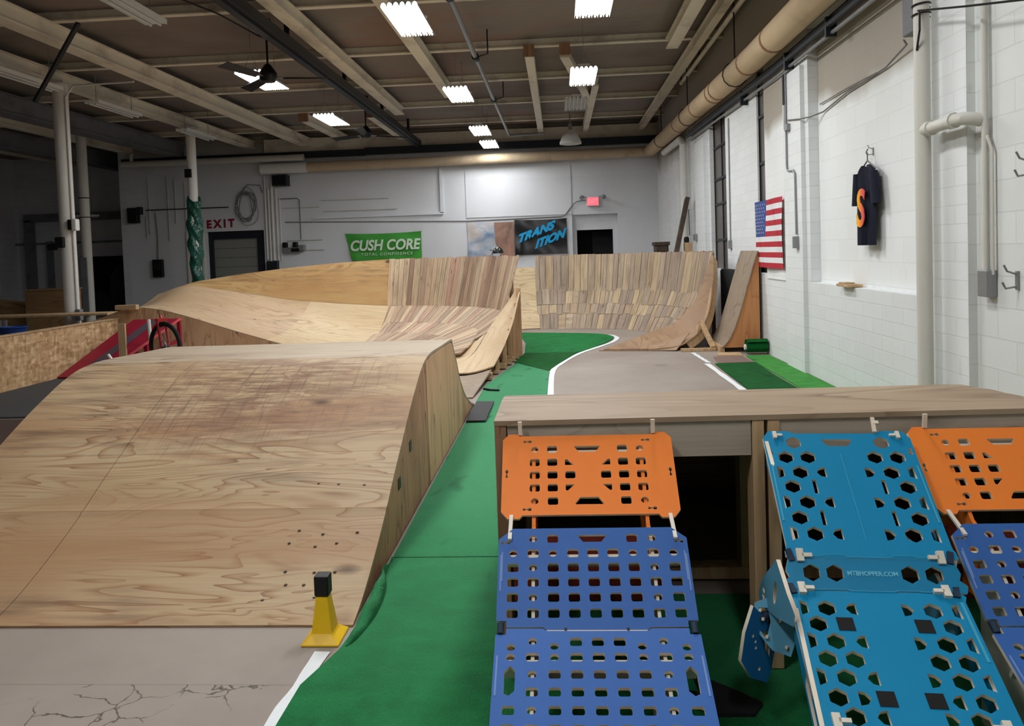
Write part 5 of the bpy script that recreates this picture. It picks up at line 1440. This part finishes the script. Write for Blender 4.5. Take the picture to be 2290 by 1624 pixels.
for base, N_, in ((cross1, N1), (O2 + v2 * (d[2] - .005), N2), (Vector((CXR, 2.45, .657)) + (Vector((0, 2.665, .883)) - Vector((0, 2.45, .657))).normalized() * (.312 * .805 - .004), NV)):
    MB().bar(base - Vector((.27, 0, 0)) - N_ * .045, base + Vector((.27, 0, 0)) - N_ * .045, .01, .066, N_).build('cross_plate', m_peg, kr)
MB().box(CXR - .26, CXR + .26, 2.50, 2.512, .36, .60).build('cross_plate', m_orangeshade, kr)
pan = kids(kr, 'orange_panel', 'blue_panel')
under(pan[0], *kids(kr, 'strap')); MB().bar(O + Vector((-.145, 0, 0)) - V1 * .0075 - N1 * .001, O + Vector((.145, 0, 0)) - V1 * .0075 - N1 * .001, .003, .002, N1).build('seam_line', m_edge, pan[1]); under(pan[1], *kids(kr, 'hinge_pin', 'bolt', 'engraved_mark'))
dup(kr, (kr.location.x + 1.385, 2.2, 0), 'orange and blue perforated kicker ramp at the right end, behind the teal ramp')

# teal ramp -----------------------------------------------------------
tr = thing('teal_ramp', (.87, 2.2, 0), 'teal folding ramp with hexagonal holes between the two orange ramps', 'kicker ramp')
UT = Vector((.997, -.075, 0)).normalized()
T0, T1, T2, T3 = Vector((.915, 2.62, .885)), Vector((.878, 2.25, .603)), Vector((.872, 2.19, .528)), Vector((.838, 1.855, .352))
hw = .236
def fr_(lo, hi):
    V = hi - lo; V = V - UT * V.dot(UT); n = UT.cross(V).normalized(); return lo, V, V.length, n
# upper panel
O, V, L, N = fr_(T1, T0); O = (T1 + T0) / 2 - V / 2; v = V.normalized()
ol = [(-hw - .004, 0), (-hw + .012, -.006), (hw - .012, -.006), (hw + .004, 0), (hw + .002, .02), (hw - .003, .03), (hw, L - .03), (hw - .02, L), (.15, L), (.13, L - .01), (-.13, L - .01), (-.15, L), (-hw + .02, L), (-hw, L - .03), (-hw + .003, .03), (-hw - .002, .02)]
rv = [L * (1 - t) for t in (.105, .232, .360, .478, .602, .722, .842)]
hs = [trap(0, rv[0], .096, .028)]
for s in (-1, 1):
    hs += [hexa(s * .14, rv[0]), hexa(s * .175, rv[1]), hexa(s * .105, rv[1])]
    for k in (2, 4, 6): hs += [halfo(s * .203, rv[k], -s), hexa(s * .14, rv[k]), halfi(s * .073, rv[k], -s)]
    for k in (3, 5): hs += [hexa(s * .174, rv[k]), [(s * .105 - .006, rv[k] - .026), (s * .105 + .006, rv[k] - .026), (s * .105 + .006, rv[k] + .026), (s * .105 - .006, rv[k] + .026)]]
    hs += [circ_(s * .222, rv[0] - .028, .006, .006), circ_(s * .220, rv[0] - .042, .007, .007)]
sheet('upper_panel', [ol] + hs, .012, [m_teal, m_edge], tr, O, UT, V)
P = lambda O_, v_, n_, u, w, h: O_ + UT * u + v_ * w + n_ * h
for s in (-1, 1):
    MB().bar(P(O, v, N, s * .197, L - .035, .005), P(O, v, N, s * .197, L - .008, .005), .012, .012, N).bar(P(O, v, N, s * .197, L - .02, .004), P(O, v, N, s * .172, L - .02, .004), .008, .008, N).build('peg', m_peg, tr)
    MB().bar(P(O, v, N, s * .225, L * .25, .001), P(O, v, N, s * .225, L * .7, .001), .006, .001, N).build('side_lettering', m_engrave_t, tr)
MB().bar(P(O, v, N, 0, L * .12, .0008), P(O, v, N, 0, L * .8, .0008), .002, .001, N).build('centre_mark', m_engrave_t, tr)
MB().bar(P(O, v, N, .13, L - .006, .002), P(O, v, N, .135, L + .05, .01), .012, .008, N).bar(P(O, v, N, .13, L + .03, .008), P(O, v, N, .15, L + .03, .008), .012, .008, N).build('hook', m_edge, tr)
# middle panel with the web address
Om, Vm, Lm, Nm = fr_(T2, T1); vm = Vm.normalized()
hm = .244
ol = [(-hm, .0), (hm, .0), (hm + .006, .02), (hm - .012, .035), (hm - .004, Lm * .55), (hm - .014, Lm - .012), (hm - .02, Lm), (-hm + .02, Lm), (-hm + .014, Lm - .012), (-hm + .004, Lm * .55), (-hm + .012, .035), (-hm - .006, .02)]
hs = [hexa(s * x_, Lm * .5) for s in (-1, 1) for x_ in (.168, .103)]
sheet('middle_panel', [ol] + hs, .012, [m_teal, m_edge], tr, Om, UT, Vm)
text('MTBHOPPER.COM', .03, 'lettering', plain('light_teal_engraving', (120, 204, 228), .7), tr, P(Om, vm, Nm, 0, Lm * .5, .0008), UT, vm, .001, 0, .0006, .138, .013)
# lower panel
Ol, Vl, Ll, Nl = fr_(T3, T2); vl = Vl.normalized()
ol = [(-hw, -.05), (hw, -.05), (hw, Ll - .03), (hw + .008, Ll - .012), (hw, Ll - .002), (-hw, Ll - .002), (-hw - .008, Ll - .012), (-hw, Ll - .03)]
rw = [Ll - x for x in (.060, .110, .162, .214, .266, .320, .368)]
hs = []; pads = []
for s in (-1, 1):
    for k in (0, 2, 4): hs += [halfo(s * .203, rw[k], -s), hexa(s * .14, rw[k]), halfi(s * .073, rw[k], -s)]
    hs += [hexa(s * .174, rw[1]), hexa(s * .174, rw[3]), hexa(s * .105, rw[3]), hexa(s * .174, rw[5]), halfi(s * .112, rw[5], s), hexa(s * .145, rw[6]), halfi(s * .078, rw[6], -s)]
    pads += [(s * .102, rw[1]), (s * .058, rw[5])]
hs.append(trap(0, rw[6] - .03, .096, .024))
sheet('lower_panel', [ol] + hs, .012, [m_teal, m_edge], tr, Ol, UT, Vl)
for u, w in pads: MB().bar(P(Ol, vl, Nl, u, w - .02, .001), P(Ol, vl, Nl, u, w + .02, .001), .044, .0015, Nl).build('grip_pad', m_rubber, tr)
for s in (-1, 1):
    MB().bar(P(Ol, vl, Nl, s * .224, Ll * .45, .0006), P(Ol, vl, Nl, s * .224, Ll * .92, .0006), .008, .001, Nl).build('side_lettering', m_engrave_t, tr)
    for (Oq, vq, nq, w) in ((Om, vm, Nm, Lm), (Ol, vl, Nl, Ll), (Ol, vl, Nl, -.005)):
        c_ = P(Oq, vq, nq, s * .195, w, .006)
        MB().bar(c_ - vq * .018, c_ + vq * .018, .02, .012, nq).bar(c_ - UT * s * .005, c_ - UT * s * .034, .011, .012, nq).build('peg', m_peg, tr)
        if w > 0: MB().bar(P(Oq, vq, nq, s * .218, w - .016, .001), P(Oq, vq, nq, s * .226, w + .018, .001), .016, .012, nq).build('hinge_gasket', m_gasket, tr)
b = MB()
for (Oq, vq, nq, w) in ((Om, vm, Nm, Lm), (Ol, vl, Nl, Ll)):
    k = [(-.16, 0), (-.13, 0), (-.125, .004), (-.07, .004), (-.06, -.002), (.06, -.002), (.07, .004), (.125, .004), (.13, 0), (.16, 0)]
    for (a, c_), (e, f_) in zip(k, k[1:]): b.bar(P(Oq, vq, nq, a, w + c_, .0012), P(Oq, vq, nq, e, w + f_, .0012), .0022, .001, nq)
b.build('seam_line', m_engrave_t, tr)
under(kids(tr, 'middle_panel')[0], *kids(tr, 'lettering', 'seam_line', 'hinge_gasket')); under(kids(tr, 'lower_panel')[0], *kids(tr, 'grip_pad')); under(kids(tr, 'upper_panel')[0], *kids(tr, 'centre_mark', 'hook'))
Oz, Vz, Lz, Nz = fr_(Vector((.78, 1.15, .03)), T3 - Vl.normalized() * .05)
sheet('foot_panel', [[(-hw, 0), (hw, 0), (hw, Lz - .003), (-hw, Lz - .003)]] + [hexa(u * .07, w * .07 + .06) for u in (-2.5, -1.5, 1.5, 2.5) for w in range(8)], .012, [m_teal, m_edge], tr, Oz, UT, Vz)
# side plates: left plate below the middle panel is visible with an oval hole
def yz_plate(name, x, pts, holes, mat, t=.012, lean=0):
    Uy = Vector((lean, -1, 0)).normalized()
    return sheet(name, [[(-a, c_) for a, c_ in pts]] + [[(-a, c_) for a, c_ in h] for h in holes], t, [mat, m_edge], tr, (x, 0, 0), Uy, (0, 0, 1))
def oval(a, c_, ra, rc, tilt=0): return [(a + ra * math.cos(k * .3927) * math.cos(tilt) - rc * math.sin(k * .3927) * math.sin(tilt), c_ + ra * math.cos(k * .3927) * math.sin(tilt) + rc * math.sin(k * .3927) * math.cos(tilt)) for k in range(16)]
pl = [(2.28, .585), (2.33, .545), (2.44, .46), (2.49, .40), (2.495, .37), (2.44, .365), (2.30, .40), (2.12, .46), (2.10, .50), (2.18, .53)]
yz_plate('side_plate', .618, pl, [oval(2.30, .475, .016, .042, .35), oval(2.43, .425, .012, .010), oval(2.435, .402, .013, .010)], m_tealpale)
yz_plate('side_plate', 1.075, [(a, c_ - .045) for a, c_ in pl], [], m_tealpale)
rail = [(2.16, .50), (1.80, .31), (1.15, .016), (1.35, .016), (1.80, .22), (2.16, .41)]
for x in (.414, .86): yz_plate('side_rail', x, rail, [[(2.02, .40), (1.72, .245), (1.72, .21), (2.02, .355)]] if x < .5 else [], m_teal, .012, -.1)
upr = [(2.61, .865), (2.26, .59), (2.26, .50), (2.58, .74), (2.64, .5), (2.6, .02), (2.63, .02), (2.68, .5)]
for x in (.675, 1.12): yz_plate('back_rail', x, [(2.60, .860), (2.26, .588), (2.27, .53), (2.58, .78)], [], m_tealpale)
# folded support leg hanging at the left of the hinge
def tri(pts): return [Vector(p) for p in pts]
def plate3(name, pts, holes, mat, O_, U_, V_): return sheet(name, [pts] + holes, .012, [mat, m_edge], tr, O_, U_, V_)
pa = at_y(1676, 1356, 2.36); 
leg_o = at_y(1715, 1435, 2.36)
Ux = Vector((.80, -.45, -.1)).normalized(); Vx = Vector((.12, .25, .95)); Vx = (Vx - Ux * Vx.dot(Ux)).normalized()
plate3('leg_plate', [(-.055, .10), (-.02, .125), (.055, .105), (.085, .05), (.075, -.02), (.02, -.02), (-.035, .02)], [[(-.04, .09), (-.012, .098), (.002, .06), (-.002, .01), (-.012, .008), (-.034, .035)], oval(.03, .07, .008, .008), oval(.06, .0, .007, .007)], m_tealpale, leg_o, Ux, Vx)
Ub = Vector((.72, .55, .0)).normalized(); Vb = Vector((-.22, -.12, .95)); Vb = (Vb - Ub * Vb.dot(Ub)).normalized()
plate3('leg_brace', [(-.10, -.02), (-.075, .06), (-.03, .13), (.02, .08), (.075, .01), (.04, -.09), (.015, -.125), (-.06, -.085)], [[(.01, .03), (.025, .04), (.04, 0), (.03, -.05), (.015, -.02)], oval(-.03, .02, .005, .006), oval(-.03, .0, .005, .006), oval(-.04, .04, .005, .006), oval(-.02, -.07, .006, .006)], plain('mid_teal_panel_print', (28, 112, 178), .5), leg_o + Vector((-.01, .02, -.02)), Ub, Vb)
MB().tube([leg_o + Vector((-.03, .03, .06)), leg_o + Vector((.09, .06, .07))], .014, 10).tube([leg_o + Vector((.03, .0, -.02)), leg_o + Vector((.11, .05, .03))], .012, 10).build('pivot_pin', m_gasket, tr, smooth=True)
b = MB()
for du, dv in ((-.032, .085), (-.02, .062), (.0, .015), (.03, .072), (.06, .004), (-.05, .0)): 
    c_ = leg_o + Ux * du + Vx * dv; n_ = Ux.cross(Vx); b.bar(c_ - n_ * .004, c_ + n_ * .012, .008, .008, Vx)
b.build('peg', m_peg, tr)
MB().bar(leg_o + Vector((.06, .06, .03)), Vector((.69, 2.33, .42)), .03, .012).build('leg_strut', m_tealpale, tr)
t = thing('loose_clip', (.40, 2.45, 0), 'small dark clip on the turf beside the folded teal leg', 'clip')
MB().tube([(.39, 2.52, .03), (.41, 2.48, .05), (.44, 2.46, .03)], .012, 8).build('clip', m_black, t, smooth=True)
MB().bar((.41, 2.46, .025), (.46, 2.44, .02), .014, .01).build('prong', m_edge, t)

# ------------------------------------------------------------------ render look
w = bpy.data.worlds.new('dim_world'); S.world = w; w.use_nodes = True
w.node_tree.nodes['Background'].inputs[0].default_value = (.6, .65, .75, 1); w.node_tree.nodes['Background'].inputs[1].default_value = .02
S.cycles.max_bounces = 6; S.cycles.diffuse_bounces = 4; S.cycles.glossy_bounces = 2; S.cycles.transmission_bounces = 1; S.cycles.caustics_reflective = False; S.cycles.caustics_refractive = False; S.cycles.use_adaptive_sampling = True; S.cycles.adaptive_threshold = .05
v = S.view_settings; v.view_transform = 'Standard'; v.look = 'None'; v.gamma = 1; v.use_curve_mapping = False; v.exposure = -0.14
for m in bpy.data.meshes: m.update()
